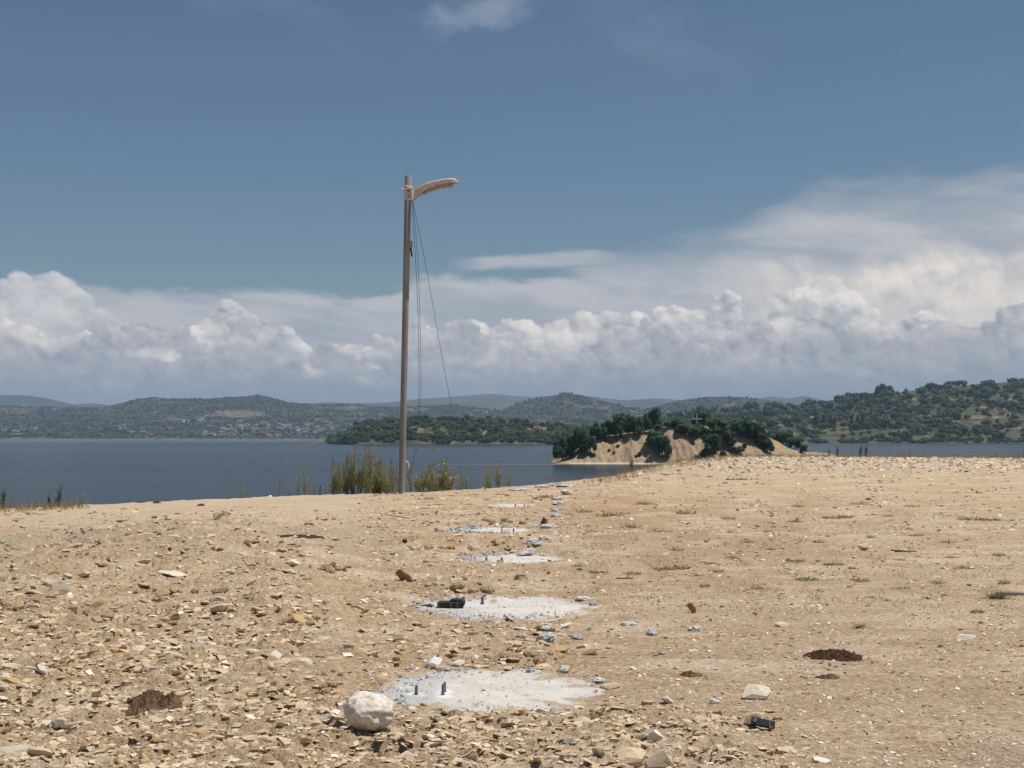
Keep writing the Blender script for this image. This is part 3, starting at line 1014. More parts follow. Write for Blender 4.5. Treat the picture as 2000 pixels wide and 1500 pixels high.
def trunk_mesh(seed, h=0.5, r=0.04):
    g = random.Random(seed)
    P0 = [(0, 0, -0.06), (0.015, 0.01, h * 0.5), (0.0, 0.02, h)]
    parts = [tube(P0, [r * 1.3, r, r * 0.6], 7)]
    for i in range(4):
        a = i * 1.6 + g.random(); l = 0.22 + 0.12 * g.random()
        z0 = h * (0.45 + 0.15 * i / 2)
        parts.append(tube([(0, 0.01, z0), (cos(a) * l * .5, sin(a) * l * .5, z0 + .13), (cos(a) * l, sin(a) * l, z0 + .2)], [r * .5, r * .35, r * .15], 5))
    V, F = merge(*parts)
    return pymesh('trunk', V, F, True)


OAK_D, OAK_L = (0.036, 0.082, 0.048), (0.145, 0.225, 0.125)
OLV_D, OLV_L = (0.050, 0.064, 0.038), (0.21, 0.22, 0.135)
T_MESH = trunk_mesh(3)

# crowns for the island, one unit high
ISL = []
for q, (n_, w_, zl, zh, tp) in enumerate(((11, .52, .16, .78, .5), (13, .56, .14, .72, .35), (9, .44, .2, .82, .6), (15, .66, .12, .66, .3))):
    V, F, C = leafy(100 + q, blobset(40 + q, n_, w_, zl, zh, taper=tp), 1900, 0.052, OAK_D, OAK_L)
    V = V / np.array((np.ptp(V[:, 0]), np.ptp(V[:, 1]), V[:, 2].max())) * np.array((1.12, 1.12, 1.03))
    ISL.append(npmesh('crown', V, F, C))
V, F, C = leafy(140, blobset(60, 13, .52, .14, .78), 1900, 0.052, OLV_D, OLV_L)
V = V / np.array((np.ptp(V[:, 0]), np.ptp(V[:, 1]), V[:, 2].max())) * np.array((1.12, 1.12, 1.03))
ISL.append(npmesh('crown', V, F, C))


def ground_at_island(px, py):
    Y = np.linspace(345, 384, 300); x = (px - 1000) / FOC * Y
    z = island_h(x, Y); row = HOR - (z - EYE) / Y * FOC
    k = np.where(row <= py)[0]
    i = k[0] if len(k) else int(np.argmin(row))
    return np.array((x[i], Y[i], z[i]))


TREES = [  # px, base row, width px, height px, crown variant, label
    (1098, 901, 36, 50, 1, 'big dark tree at the waterline on the left end of the island'),
    (1114, 893, 32, 48, 4, 'pale olive-green tree behind the leftmost tree of the island'),
    (1132, 886, 40, 52, 1, 'broad dark tree second from the left end of the island'),
    (1153, 886, 28, 36, 0, 'small dark bush low on the bare bank, left third of the island'),
    (1168, 858, 36, 36, 3, 'dark tree on the rim above the bare bank, leftmost on the rim'),
    (1190, 854, 36, 34, 1, 'dark rim tree between the leftmost rim tree and the rounded one'),
    (1214, 853, 42, 48, 0, 'tall rounded dark tree on the rim of the bare bank'),
    (1240, 850, 36, 38, 1, 'dark rim tree right of the tall rounded one on the island'),
    (1258, 844, 30, 38, 3, 'dark tree close left of the tallest tree on the island'),
    (1279, 836, 32, 42, 2, 'tallest tree on the island with a narrow dark crown'),
    (1285, 846, 22, 17, 4, 'low grey-brown bush under the tallest tree of the island'),
    (1284, 872, 46, 34, 1, 'upper part of the dark thicket in the middle of the bare bank'),
    (1294, 894, 36, 46, 0, 'big dark bush hanging down the middle of the bare bank'),
    (1318, 834, 46, 20, 3, 'low wide dark tree on the island top left of the white cross'),
    (1332, 846, 32, 19, 4, 'light green bush on the grass below and left of the cross'),
    (1370, 834, 46, 34, 1, 'dark tree right behind the white cross'),
    (1362, 854, 42, 30, 3, 'dark bush just below the white cross'),
    (1398, 853, 50, 36, 1, 'wide dark tree right of the white cross'),
    (1392, 893, 46, 46, 0, 'large dark green bush at the bank foot below the cross'),
    (1376, 893, 18, 16, 4, 'small grey-green bush at the bank foot left of the large one'),
    (1426, 874, 28, 34, 4, 'grey-green tree beside the large bush below the cross'),
    (1432, 848, 44, 30, 3, 'dark tree on the crest at the start of the right ridge'),
    (1458, 851, 42, 32, 1, 'dark tree second along the right ridge of the island'),
    (1478, 863, 40, 38, 0, 'dark tree third along the right ridge of the island'),
    (1493, 876, 34, 34, 1, 'dark bush on the right ridge where it steepens'),
    (1499, 884, 26, 26, 0, 'dark bush at the lower end of the main right ridge'),
    (1520, 856, 28, 22, 3, 'dark bush at the top of the far right slope of the island'),
    (1537, 869, 32, 28, 1, 'dark bush halfway down the far right slope of the island'),
    (1553, 876, 26, 24, 0, 'dark bush low on the far right slope of the island'),
    (1570, 886, 16, 18, 0, 'last small dark bush at the right tip of the island')]
for k, (px, py, w, h, vi, lab) in enumerate(TREES):
    p = ground_at_island(px, py)
    if 'behind the white cross' in lab:
        p[1] = 366.0; p[0] = (px - 1000) / FOC * 366; p[2] = float(island_h(np.array([p[0]]), np.array([366.0]))[0])
    s = p[1] / FOC
    hh = h * s * 0.98; ww = w * s * 0.92
    r = bpy.data.objects.new('island_tree', None)
    COL.objects.link(r)
    r.location = p
    r.rotation_euler = (0, 0, k * 2.4)
    tag(r, lab, 'tree', 'trees and bushes on the island')
    link('crown', ISL[vi], M_LEAF, r, sca=(ww, ww, hh))
    link('trunk', T_MESH, M_BARK, r, sca=(ww, ww, hh * 0.9))
SHR = [(1207, 874, 7), (1190, 882, 6), (1199, 886, 6), (1250, 890, 9), (1158, 892, 9), (1137, 884, 9), (1243, 893, 6), (1432, 884, 14), (1446, 884, 16), (1455, 874, 10), (1412, 892, 12)]
for k, (px, py, w) in enumerate(SHR):
    p = ground_at_island(px, py); s = p[1] / FOC * w
    o = link('island_shrub', ISL[(4, 0, 3)[k % 3]], M_LEAF, None, p, (0, 0, k), (s * 1.1, s * 1.1, s * 0.85))
    tag(o, 'small dark shrub dotted on the bare bank of the island', 'shrub', 'small shrubs on the island bank')

# white cross on top
M_WHITE = simple('white_paint', (0.80, 0.79, 0.77), 0.6, 0.05, 3.0)
cp = ground_at_island(1361, 829); cp[1] = 359.5; cp[0] = (1361 - 1000) / FOC * 359.5; cp[2] = float(island_h(np.array([cp[0]]), np.array([cp[1]]))[0])
sc = cp[1] / FOC
top_z = EYE + (HOR - 808) * sc; arm_z = EYE + (HOR - 818.3) * sc
r = tag(bpy.data.objects.new('cross', None), 'white cross standing on top of the wooded island', 'cross')
COL.objects.link(r); r.location = cp
hp = top_z - cp[2]
V, F = box(0, 0, hp / 2 - 0.2, 0.32, 0.2, hp + 0.4, 0.02)
link('post', pymesh('post', V, F), M_WHITE, r)
V, F = box(0, -0.03, arm_z - cp[2], 21 * sc, 0.18, 0.29, 0.02)
link('crossbar', pymesh('crossbar', V, F), M_WHITE, r)

# ------------------------------------------------------------------ trees of the peninsula and the right-hand hill
FARM = []
for q in range(6):
    od = OLV_D if q % 2 else (0.030, 0.055, 0.034); ol = OLV_L if q % 2 else (0.115, 0.165, 0.095)
    V, F, C = leafy(200 + q, blobset(80 + q, 5, .5, .25, .72, (.2, .3)), 110, 0.13, od, ol, 0)
    tv, tf = tube([(0, 0, -.1), (0, 0, .35)], [.05, .04], 5, False)
    n0 = len(V)
    tfa = np.array([[a, b, c] for a, b, c, d in tf] + [[a, c, d] for a, b, c, d in tf]) + n0
    V = np.concatenate([V, tv]); C = np.concatenate([C, np.tile((0.1, 0.08, 0.06), (len(tv), 1))]); F = np.concatenate([F, tfa])
    FARM.append((V, F, C, npmesh('tree', V, F, C)))
cone = []
g = random.Random(5)
for i in range(7):
    z = 0.12 + 0.8 * i / 6
    for j in range(3):
        a = j * 2.1 + i
        rr = 0.17 * (1 - z * 0.8)
        cone.append((rr * cos(a) * .8, rr * sin(a) * .8, z, 0.06 + 0.13 * (1 - z)))
V, F, C = leafy(260, cone, 160, 0.09, (0.012, 0.022, 0.014), (0.03, 0.045, 0.025), 0)
CONE = npmesh('conifer', V, F, C)


def scatter(hill, px0, px1, n, seed, t_pow, keep, size, n_ind, name, label, group, stuff_label, stuff_name):
    g = np.random.default_rng(seed)
    px = px0 + (px1 - px0) * g.random(n); t = g.random(n) ** t_pow
    Y = hill.Y0 * 1.012 + (hill.Yc * 1.01 - hill.Y0 * 1.012) * t
    z = hill.z(px, Y)
    row = HOR - (z - EYE) / Y * FOC
    k = keep(px, row, Y, g) & (z > WATER + 0.4)
    px, Y, z = px[k], Y[k], z[k]
    s = size[0] + (size[1] - size[0]) * g.random(len(px)) ** 2.2
    vis = (px > -30) & (px < 2030)
    order = np.argsort(-(s / Y) * vis)
    var = g.integers(0, 6, len(px)); rot = g.random(len(px)) * 6.28; asp = 0.62 + 0.3 * g.random(len(px))
    x = (px - 1000) / FOC * Y
    for i in order[:n_ind]:
        o = link(name, FARM[var[i]][3], M_LEAF, None, (x[i], Y[i], z[i]), (0, 0, rot[i]), (s[i], s[i], s[i] * asp[i]))
        q = ('broad ' if asp[i] < 0.7 else 'rounded ' if asp[i] < 0.82 else 'upright ') + ('pale olive' if var[i] % 2 else 'dark green') + ' tree ' + label(px[i], (Y[i] - hill.Y0) / (hill.Yc - hill.Y0))
        tag(o, q, 'tree', q.replace(' tree ', ' trees ', 1))
    rest = order[n_ind:]
    if len(rest):
        VV, FF, CCC = [], [], []; o = 0
        for i in rest:
            V, F, C, _ = FARM[var[i]]
            c, s_ = cos(rot[i]), sin(rot[i])
            v = np.empty_like(V)
            v[:, 0] = x[i] + s[i] * (V[:, 0] * c - V[:, 1] * s_); v[:, 1] = Y[i] + s[i] * (V[:, 0] * s_ + V[:, 1] * c)
            v[:, 2] = z[i] + s[i] * asp[i] * V[:, 2]
            VV.append(v); FF.append(F + o); CCC.append(C * (0.85 + 0.3 * g.random())); o += len(V)
        o = link(stuff_name, npmesh(stuff_name, np.concatenate(VV), np.concatenate(FF), np.concatenate(CCC)), M_LEAF)
        tag(o, stuff_label, 'woodland', kind='stuff')


def keep_r(px, row, Y, g):
    n = fbm(px / 40, row / 9, 3, 95)
    return (n > -0.24 + 0.1 * g.random(len(px))) & ~((row > 838) & (row < 860) & (px < 1740) & (px > 1575) & (g.random(len(px)) < .6)) & ~((row > 812) & (row < 830) & (px > 1870) & (g.random(len(px)) < .7))


scatter(hill_r, 1060, 2200, 2900, 11, 0.85, keep_r, (4.8, 15.0), 300, 'hillside_tree',
        lambda px, t: ('low' if t < 0.3 else 'midway up' if t < 0.7 else 'high') + ' on the right-hand hill, ' + ('left part behind the island' if px < 1500 else 'stretch right of the island' if px < 1750 else 'part near the right edge'), '', 'further round trees of the grove on the right-hand hill', 'hillside_grove')


def keep_p(px, row, Y, g):
    b = bare_p(px, row, Y)
    dense = sstep(-px, -800, -740)
    shore = (row > 860)
    meadow = sstep(-np.hypot((px - 850) / 70, (row - 845) / 12), -1, -.5)
    return (g.random(len(px)) > 0.85 * b - 0.3 * dense) & (g.random(len(px)) > 0.8 * meadow) | shore


scatter(pen, 640, 1200, 1150, 12, 1.15, keep_p, (4.5, 9.5), 260, 'peninsula_tree',
        lambda px, t: ('by the shore' if t < 0.25 else 'on the slope' if t < 0.75 else 'on the crest') + ' of the peninsula, ' + ('left of the lamp pole' if px < 784 else 'right of the lamp pole' if px < 940 else 'end nearest the island'), '', 'further dark trees of the peninsula wood', 'peninsula_wood')

g = np.random.default_rng(77)
VV, FF, CCC = [], [], []; o_ = 0
for hill, p0, p1, n in ((pen, 640, 1110, 330), (hill_r, 1560, 2100, 330)):
    for i in range(n):
        px = p0 + (p1 - p0) * g.random()
        if hill is hill_r and vnoise(np.array([px / 30]), np.array([0.5]), 3)[0] < -0.25: continue
        Y = hill.Y0 * (1.004 + 0.022 * g.random())
        p = hill.pt(px, Y)
        if p[2] < WATER - 0.3: continue
        V, F, C, _ = FARM[g.integers(0, 6)]
        s_ = 3.0 + 3.6 * g.random()
        VV.append(V * np.array((s_, s_, s_ * 0.7)) + np.array((p[0], p[1], max(p[2], WATER) - 0.2))); FF.append(F + o_); CCC.append(C * (0.7 + 0.4 * g.random())); o_ += len(V)
tag(link('shore_scrub', npmesh('shore_scrub', np.concatenate(VV), np.concatenate(FF), np.concatenate(CCC)), M_LEAF), 'dark bushes lining the shores of the peninsula and the right-hand hill', 'scrub', kind='stuff')

CON = [(1594, 834, 26), (1609, 832, 22), (1622, 835, 24), (1630, 834, 18), (1663, 838, 26), (1676, 838, 28), (1685, 838, 26), (1695, 838, 20), (1712, 836, 20), (1726, 836, 24), (1735, 834, 16)]
for k, (px, py, h) in enumerate(CON):
    p = hill_r.hit(px, py); s = p[1] / FOC * h
    tag(link('conifer', CONE, M_LEAF, None, p, (0, 0, k), (s * 0.95, s * 0.95, s)), 'dark pointed conifer in the row across the right-hand hillside', 'tree', 'conifers on the hillside')
for k, (px, h) in enumerate(((1717, 22), (1727, 24), (1738, 19))):
    p = hill_r.pt(px, 1930); s = 1930 / FOC * h
    o = link('skyline_tree', ISL[(0, 2, 1)[k]], M_LEAF, None, p, (0, 0, k), (s * .75, s * .75, s))
    tag(o, ('tall dark tree on the hill skyline, leftmost of three', 'tall dark tree on the hill skyline, middle of three', 'tall dark tree on the hill skyline, rightmost of three')[k], 'tree', 'skyline trees')

# scrub on the far ranges: rough little crowns, a wood nobody could count
g = np.random.default_rng(23)
VV, FF, CCC = [], [], []; o = 0
iv, iff = ICO[0]
for hill, p0, p1, n in ((rng_l, -800, 1150, 14000), (rng_c, 880, 1800, 4500)):
    px = p0 + (p1 - p0) * g.random(n); t = g.random(n) ** 0.9
    Y = hill.Y0 * 1.01 + (hill.Yc - hill.Y0 * 1.01) * t
    z = hill.z(px, Y); row = HOR - (z - EYE) / Y * FOC
    b = (bare_l if hill is rng_l else bare_c)(px, row, Y)
    k = (g.random(n) > b) & (z > WATER + 1) & (fbm(px / 30, row / 5, 3, 99) > -0.25)
    px, Y, z = px[k], Y[k], z[k]; m_ = len(px)
    s = 1.8 + 3.2 * g.random(m_) ** 2
    v = iv[None] * (0.7 + 0.6 * g.random((m_, 12, 1))) * s[:, None, None] * np.array((1, 1, 0.75))
    v[:, :, 0] += ((px - 1000) / FOC * Y)[:, None]; v[:, :, 1] += Y[:, None]; v[:, :, 2] += (z + s * 0.35)[:, None]
    VV.append(v.reshape(-1, 3)); FF.append((iff[None] + (o + 12 * np.arange(m_))[:, None, None]).reshape(-1, 3)); o += 12 * m_
    c = np.array((0.018, 0.026, 0.015)) * (1 - g.random((m_, 1))) + np.array((0.045, 0.052, 0.030)) * g.random((m_, 1))
    CCC.append(np.repeat(c, 12, 0))
tag(link('far_scrub', npmesh('far_scrub', np.concatenate(VV), np.concatenate(FF), np.concatenate(CCC)), M_LEAF),
    'dark scrub and small trees on the far hills across the lake', 'scrub', kind='stuff')

# ------------------------------------------------------------------ village across the lake
M_WALL = [simple('render_white', (0.64, 0.62, 0.59), 0.8, 0.06, 0.5), simple('render_cream', (0.44, 0.38, 0.31), 0.8, 0.06, 0.5), simple('render_grey', (0.32, 0.31, 0.30), 0.8, 0.06, 0.5)]
M_TILE = simple('roof_tile', (0.27, 0.17, 0.125), 0.85, 0.2, 2.0)
M_GLAZ = simple('dark_glass', (0.03, 0.035, 0.04), 0.2, 0.1, 1.0)


def house_meshes(w, d, h, rf):
    V, F = box(0, 0, h / 2 - 1.0, w, d, h + 2.0)
    wall = pymesh('wall', V, F)
    e = 0.5
    V = [(-w / 2 - e, -d / 2 - e, h), (w / 2 + e, -d / 2 - e, h), (w / 2 + e, d / 2 + e, h), (-w / 2 - e, d / 2 + e, h), (-w / 2 - e, 0, h + rf), (w / 2 + e, 0, h + rf)]
    F = [(0, 1, 5, 4), (2, 3, 4, 5), (1, 2, 5), (3, 0, 4), (3, 2, 1, 0)]
    roof = pymesh('roof', V, F)
    parts = []
    n = max(2, int(w / 3.2))
    for fl in range(max(1, int(h / 3))):
        for i in range(n):
            parts.append((-w / 2 + (i + .5) * w / n, fl * 3.0 + 1.6))
    return wall, roof, parts


WIN = pymesh('window', *box(0, 0, 0, 1.3, 0.1, 1.4))
HM = [house_meshes(11, 8, 5, 2.0), house_meshes(15, 8, 4, 2.0), house_meshes(9, 8, 7.5, 1.8), house_meshes(19, 10, 5, 1.8)]
g = random.Random(41)
spots = []
for i in range(34):
    spots.append((g.gauss(530, 60), 835 + g.gauss(3, 5)))
spots += [(395, 820), (402, 816), (408, 815), (415, 817), (388, 822), (420, 814), (365, 824), (357, 825), (240, 834), (232, 837), (8, 844), (30, 845), (70, 842), (33, 852),
          (258, 848), (280, 847), (400, 847), (415, 850), (432, 847), (525, 853), (543, 853), (555, 834), (600, 834), (607, 832), (618, 836), (640, 834), (660, 838), (636, 826), (646, 828)]
spots += [(960, 800), (975, 802), (948, 801), (922, 800), (1162, 792), (1225, 797), (750, 813), (740, 812), (745, 814)]
for i, (px, py) in enumerate(spots):
    hill = rng_c if px > 900 else rng_l
    p = hill.hit(px, min(py, 855))
    wall, roof, wins = HM[g.choice((0, 0, 1, 2, 0, 3))]
    r = bpy.data.objects.new('village_house', None)
    COL.objects.link(r)
    r.location = p; r.rotation_euler = (0, 0, g.uniform(-0.7, 0.7))
    wm = g.choice((M_WALL[0], M_WALL[0], M_WALL[1], M_WALL[2]))
    nm = {M_WALL[0]: 'white', M_WALL[1]: 'cream', M_WALL[2]: 'grey'}[wm]
    place, grp = (('on the far castle hill', 'houses on the castle hill') if px > 900 else ('high on the far hillside by the brown scar', 'houses by the brown scar') if py < 826 and px < 430
                  else ('of the village spread along the far lake shore', 'village houses across the lake'))
    tag(r, 'tiny ' + nm + ' house with a tiled roof ' + place, 'house', grp + ', ' + nm)
    link('wall', wall, wm, r)
    link('roof', roof, M_TILE, r)
    d = 10 if wall.name.startswith('wall') else 10
    dy = -min(v.co.y for v in wall.vertices) + 0.02
    for (wx, wz) in wins:
        link('window', WIN, M_GLAZ, r, (wx, -dy, wz))

# ruined castle on the crest
M_STONE = simple('castle_stone', (0.33, 0.25, 0.20), 0.95, 0.2, 0.3)
cpt = rng_c.pt(1105, 4395)
r = tag(bpy.data.objects.new('castle', None), 'small reddish ruined castle on the crest of the far hill', 'castle'); COL.objects.link(r); r.location = cpt
V, F = box(0, 0, -0.5, 42, 20, 7); link('curtain_wall', pymesh('curtain_wall', V, F), M_STONE, r)
for (tx, tw, th) in ((-17, 6, 4.5), (-5, 8, 6.5), (7, 7, 4.5), (18, 5, 5.5)):
    V, F = merge(box(0, 0, th / 2 - 3, tw, tw + 14, th + 6), *[box(-tw / 2 + (i + .5) * tw / 3, -(tw + 14) / 2 + 1, th + .9, tw / 5, 2, 1.8) for i in range(3)])
    link('tower', pymesh('tower', V, F), M_STONE, r, (tx, -1, 0))

# ------------------------------------------------------------------ haze
def make_haze():
    m = bpy.data.materials.new('haze_air')
    m.use_nodes = True
    t = m.node_tree
    t.nodes.clear()
    out = t.nodes.new('ShaderNodeOutputMaterial')
    pv = t.nodes.new('ShaderNodeVolumePrincipled')
    pv.inputs['Color'].default_value = (0.50, 0.70, 0.94, 1)
    pv.inputs['Density'].default_value = 8.5e-5
    pv.inputs['Anisotropy'].default_value = 0.0
    t.links.new(pv.outputs[0], out.inputs['Volume'])
    b = 9800.0
    V, F = box(0, 0, 139, 2 * b, 2 * b, 298)
    tag(link('haze', pymesh('haze', V, F), m), 'thin blue-grey haze over the lake and the far hills', 'haze', kind='stuff')


make_haze()


# ------------------------------------------------------------------ street lamp
LY = 46.0
M_POLE = None


def pole_material():
    m, n, p = mat('weathered_galvanised_steel', 0.7, 0.3)
    co = objco(n)
    x, y, z = n.sep(co)
    a = n.noise(n.xyz(n.mul(x, 6), n.mul(y, 6), n.mul(z, 0.8)), 1.0, 5, 0.65)
    b = n.noise(co, 14.0, 5, 0.7)
    k = n.mix(n.ss(a, 0.35, 0.65), (0.19, 0.184, 0.172), (0.265, 0.257, 0.24))
    k = n.mix(n.mul(n.ss(b, 0.58, 0.72), 0.6), k, (0.15, 0.135, 0.115))
    n.put(p.inputs['Base Color'], k)
    p.inputs['Metallic'].default_value = 0.0
    bump(n, p, b, 0.2, 0.01)
    return m


M_POLE = pole_material()
M_HEAD = simple('aged_cream_plastic', (0.50, 0.46, 0.41), 0.5, 0.15, 6.0, 0.4)
M_LINE = simple('torn_brown_lining', (0.33, 0.25, 0.17), 0.9, 0.35, 9.0, bmp=0.6)
M_ROPE = simple('white_rope', (0.75, 0.74, 0.72), 0.8, 0.1, 30.0)
M_BLACK = simple('black_plastic', (0.016, 0.02, 0.02), 0.5, 0.4, 40.0, 0.4)
M_STEEL = simple('bolt_steel', (0.16, 0.16, 0.165), 0.55, 0.3, 60.0, 0.5, 0.4)
M_CORD = simple('brown_cord', (0.17, 0.14, 0.12), 0.8, 0.1, 5.0)

base = P(784.5, 966, LY); tip = P(797.5, 343, LY)
base[2] = float(ground_h(np.array([base[0]]), np.array([LY]))[0])
lamp = tag(bpy.data.objects.new('street_lamp', None), 'tall leaning grey street lamp with a curved head at the lake edge', 'street lamp')
COL.objects.link(lamp)
lamp.location = base


def L(px, py, dy=0.0):
    return P(px, py, LY) + np.array((0, dy, 0)) - base


RP = 0.105
axis = lambda t: (tip - base) * t
V, F = tube([axis(-0.03), axis(0), axis(0.25), axis(0.5), axis(0.75), axis(0.998), axis(1.0)], [RP, RP, RP, RP, RP, RP, RP * 0.8], 24)
link('pole', pymesh('pole', V, F, True), M_POLE, lamp)
# collar round the pole, its straps and screws
c0, c1 = L(797.0, 391.5), L(797.4, 367)
V, F = tube([c0, c1], RP + 0.025, 20)
collar = link('collar', pymesh('collar', V, F, False), M_HEAD, lamp)
V, F = box(*(L(803.5, 379)), 0.13, 0.26, 0.40, 0.012)
link('bracket', pymesh('bracket', V, F), M_HEAD, lamp)
for (sx, sy) in ((798.5, 374.5), (798.0, 385.5)):
    q = L(sx, sy, -RP - 0.03)
    V, F = tube([q, q + np.array((0, -0.06, 0))], 0.035, 8)
    link('screw', pymesh('screw', V, F), M_STEEL, collar)
# rope lashing
pts = []
for i in range(40):
    a = 2 * pi * i / 20
    pts.append(L(797.3, 368.0 + 2.2 * sin(a * .5)) + np.array((cos(a) * (RP + .045), sin(a) * (RP + .045), 0.012 * (i / 20))))
rope = tube(pts, 0.016, 6)
tail = tube([L(805, 369, -.1), L(806.2, 374, -.13), L(806.0, 384, -.14), L(805.5, 392, -.12)], 0.015, 6)
tail2 = tube([L(790, 370, -.1), L(786.5, 369.5, -.13), L(785.2, 370.5, -.14)], 0.018, 6)
link('rope_lashing', pymesh('rope_lashing', *merge(rope, tail, tail2), True), M_ROPE, lamp)
# the lamp head: a curved channel, open underneath, thinning to a pointed nose
topc = [(805.5, 371), (812, 366.5), (822, 361.5), (835, 357), (848, 353.5), (862, 351), (876, 349.3), (885, 348.8), (890, 351.5), (896, 355.5)]
botc = [(806.5, 391.5), (812, 388), (822, 379.5), (835, 371), (848, 365.5), (862, 361.5), (876, 359.2), (885, 358.2), (890, 358), (895.8, 357.4)]
hw = [0.10, 0.105, 0.115, 0.13, 0.145, 0.155, 0.155, 0.145, 0.12, 0.06]
V = []; F = []
for i in range(10):
    a = L(*topc[i]); b = L(*botc[i]); w = hw[i]; th = 0.012
    # outer skin then inner skin, as one open U
    prof_ = [(-w, b), (-w, a * 0.75 + b * 0.25), (-w * 0.8, a), (w * 0.8, a), (w, a * 0.75 + b * 0.25), (w, b)]
    for dy, q in prof_:
        V.append(q + np.array((0, dy, 0)))
    for dy, q in prof_[::-1]:
        V.append(q + np.array((0, dy * 0.88, -0.0)) - np.array((0, 0, 0.012 if q is a else 0.0)))
n = 12
for i in range(9):
    for k in range(n):
        j = (k + 1) % n
        F.append((i * n + k, i * n + j, (i + 1) * n + j, (i + 1) * n + k))
F.append(tuple(range(n))[::-1]); F.append(tuple(9 * n + k for k in range(n)))
head = link('lamp_head', pymesh('lamp_head', V, F), M_HEAD, lamp)
# lining torn off and sagging
V = []; F = []
g = random.Random(4)
lt = [(826, 379), (834, 373.5), (842, 368.5), (852, 364.5), (862, 362), (873, 360), (884, 359)]
lb = [(828, 380), (836, 376), (846, 371), (855, 368.2), (865, 366.2), (874, 365), (884.5, 363.6)]
for i in range(7):
    for j, dy in enumerate((-0.13, -0.04, 0.05, 0.13)):
        V.append(L(*lt[i]) + np.array((0, dy, 0)))
    for j, dy in enumerate((0.12, 0.04, -0.04, -0.12)):
        V.append(L(lb[i][0], lb[i][1] + g.uniform(-.7, .8)) + np.array((0, dy, 0)))
for i in range(6):
    for k in range(8):
        j = (k + 1) % 8
        F.append((i * 8 + k, i * 8 + j, (i + 1) * 8 + j, (i + 1) * 8 + k))
F.append(tuple(range(8))[::-1]); F.append(tuple(48 + k for k in range(8)))
link('torn_lining', pymesh('torn_lining', V, F), M_LINE, head)
# hook with a black rod, a stub above it
V, F = merge(box(*L(802.8, 477.5), 0.085, 0.07, 0.22, 0.01), box(*L(804.2, 473), 0.05, 0.09, 0.08, 0.008), box(*L(801.2, 482), 0.06, 0.05, 0.06, 0.006))
hook = link('hook', pymesh('hook', V, F), M_LINE, lamp)
V, F = tube([L(802.2, 485), L(803.2, 492), L(804.8, 501)], [0.03, 0.028, 0.03], 8)
link('rod', pymesh('rod', V, F, True), M_BLACK, hook)
V, F = box(*L(801.0, 444), 0.05, 0.05, 0.045, 0.006)
link('stub', pymesh('stub', V, F), M_LINE, lamp)
pts = [L(791, 899.5), L(795, 901.5), L(798, 906), L(799, 911.5), L(797.5, 917), L(794.5, 920.5), L(790.5, 921.5)]
link('cable_loop', pymesh('cable_loop', *tube(pts, 0.015, 6), True), M_ROPE, lamp)

# cords hanging from the head
for lab, row in (('slack brown cord from the lamp head falling left of the other two', [(804, 392), (806.5, 430), (810, 480), (812.5, 520), (816, 600), (818, 690), (818.3, 760), (817, 807), (811.5, 870), (806, 900), (799, 920), (795, 935)]),
                 ('slack brown cord from the lamp head, middle one of three', [(805.5, 392), (810, 430), (814, 480), (816.8, 520), (820, 600), (822, 690), (822.4, 760), (820.8, 807), (815, 870), (809, 900), (802, 922), (797, 938)]),
                 ('slanting brown cord from the lamp head down into the shrubs', [(806, 392), (812, 420), (822, 470), (832, 520), (846, 600), (862, 690), (875, 760), (884, 805), (893, 865), (899, 920), (902, 952)])):
    pts = [P(a, b, LY + (0.35 if 'slanting' in lab else 0.05) * (b - 392) / 500) for a, b in row]
    o = pts[-1].copy()
    tag(link('cord', pymesh('cord', *tube([q - o for q in pts], 0.0075, 6), True), M_CORD, None, o), lab, 'cord', 'cords hanging from the lamp')


# ------------------------------------------------------------------ foundations
def concrete_material():
    m, n, p = mat('fresh_concrete', 0.92, 0.2)
    co = objco(n)
    a = n.noise(co, 2.2, 5, 0.6); b = n.noise(co, 26.0, 5, 0.7); c = n.noise(co, 120.0, 3, 0.7)
    edge = attr(n, 'rim', 'Fac'); lime = attr(n, 'lime', 'Fac')
    k = n.mix(n.ss(a, 0.35, 0.65), (0.54, 0.51, 0.46), (0.63, 0.595, 0.545))
    k = n.mix(n.mul(edge, 0.85), k, n.mix(a, (0.37, 0.38, 0.385), (0.46, 0.465, 0.465)))
    soil_ = attr(n, 'soil', 'Fac')
    k = n.mix(n.mul(n.ss(b, 0.60, 0.68), 0.5), k, (0.47, 0.37, 0.25))
    k = n.mix(soil_, k, n.mix(b, (0.36, 0.27, 0.175), (0.50, 0.40, 0.285)))
    k = n.mix(lime, k, (0.72, 0.72, 0.72))
    pit = n.voro(co, 55.0)
    k = n.mix(n.mul(n.ss(pit, 0.22, 0.10), n.ss(n.noise(co, 9.0, 3, 0.6), 0.45, 0.6)), k, (0.30, 0.27, 0.23))
    k = n.mix(1.0, k, n.mix(n.ss(c, 0.3, 0.7), (0.76,) * 3, (1.16,) * 3), 'MULTIPLY')
    n.put(p.inputs['Base Color'], k)
    bump(n, p, n.add(n.mul(b, 0.7), n.mul(c, 0.4)), 0.7, 0.022)
    return m


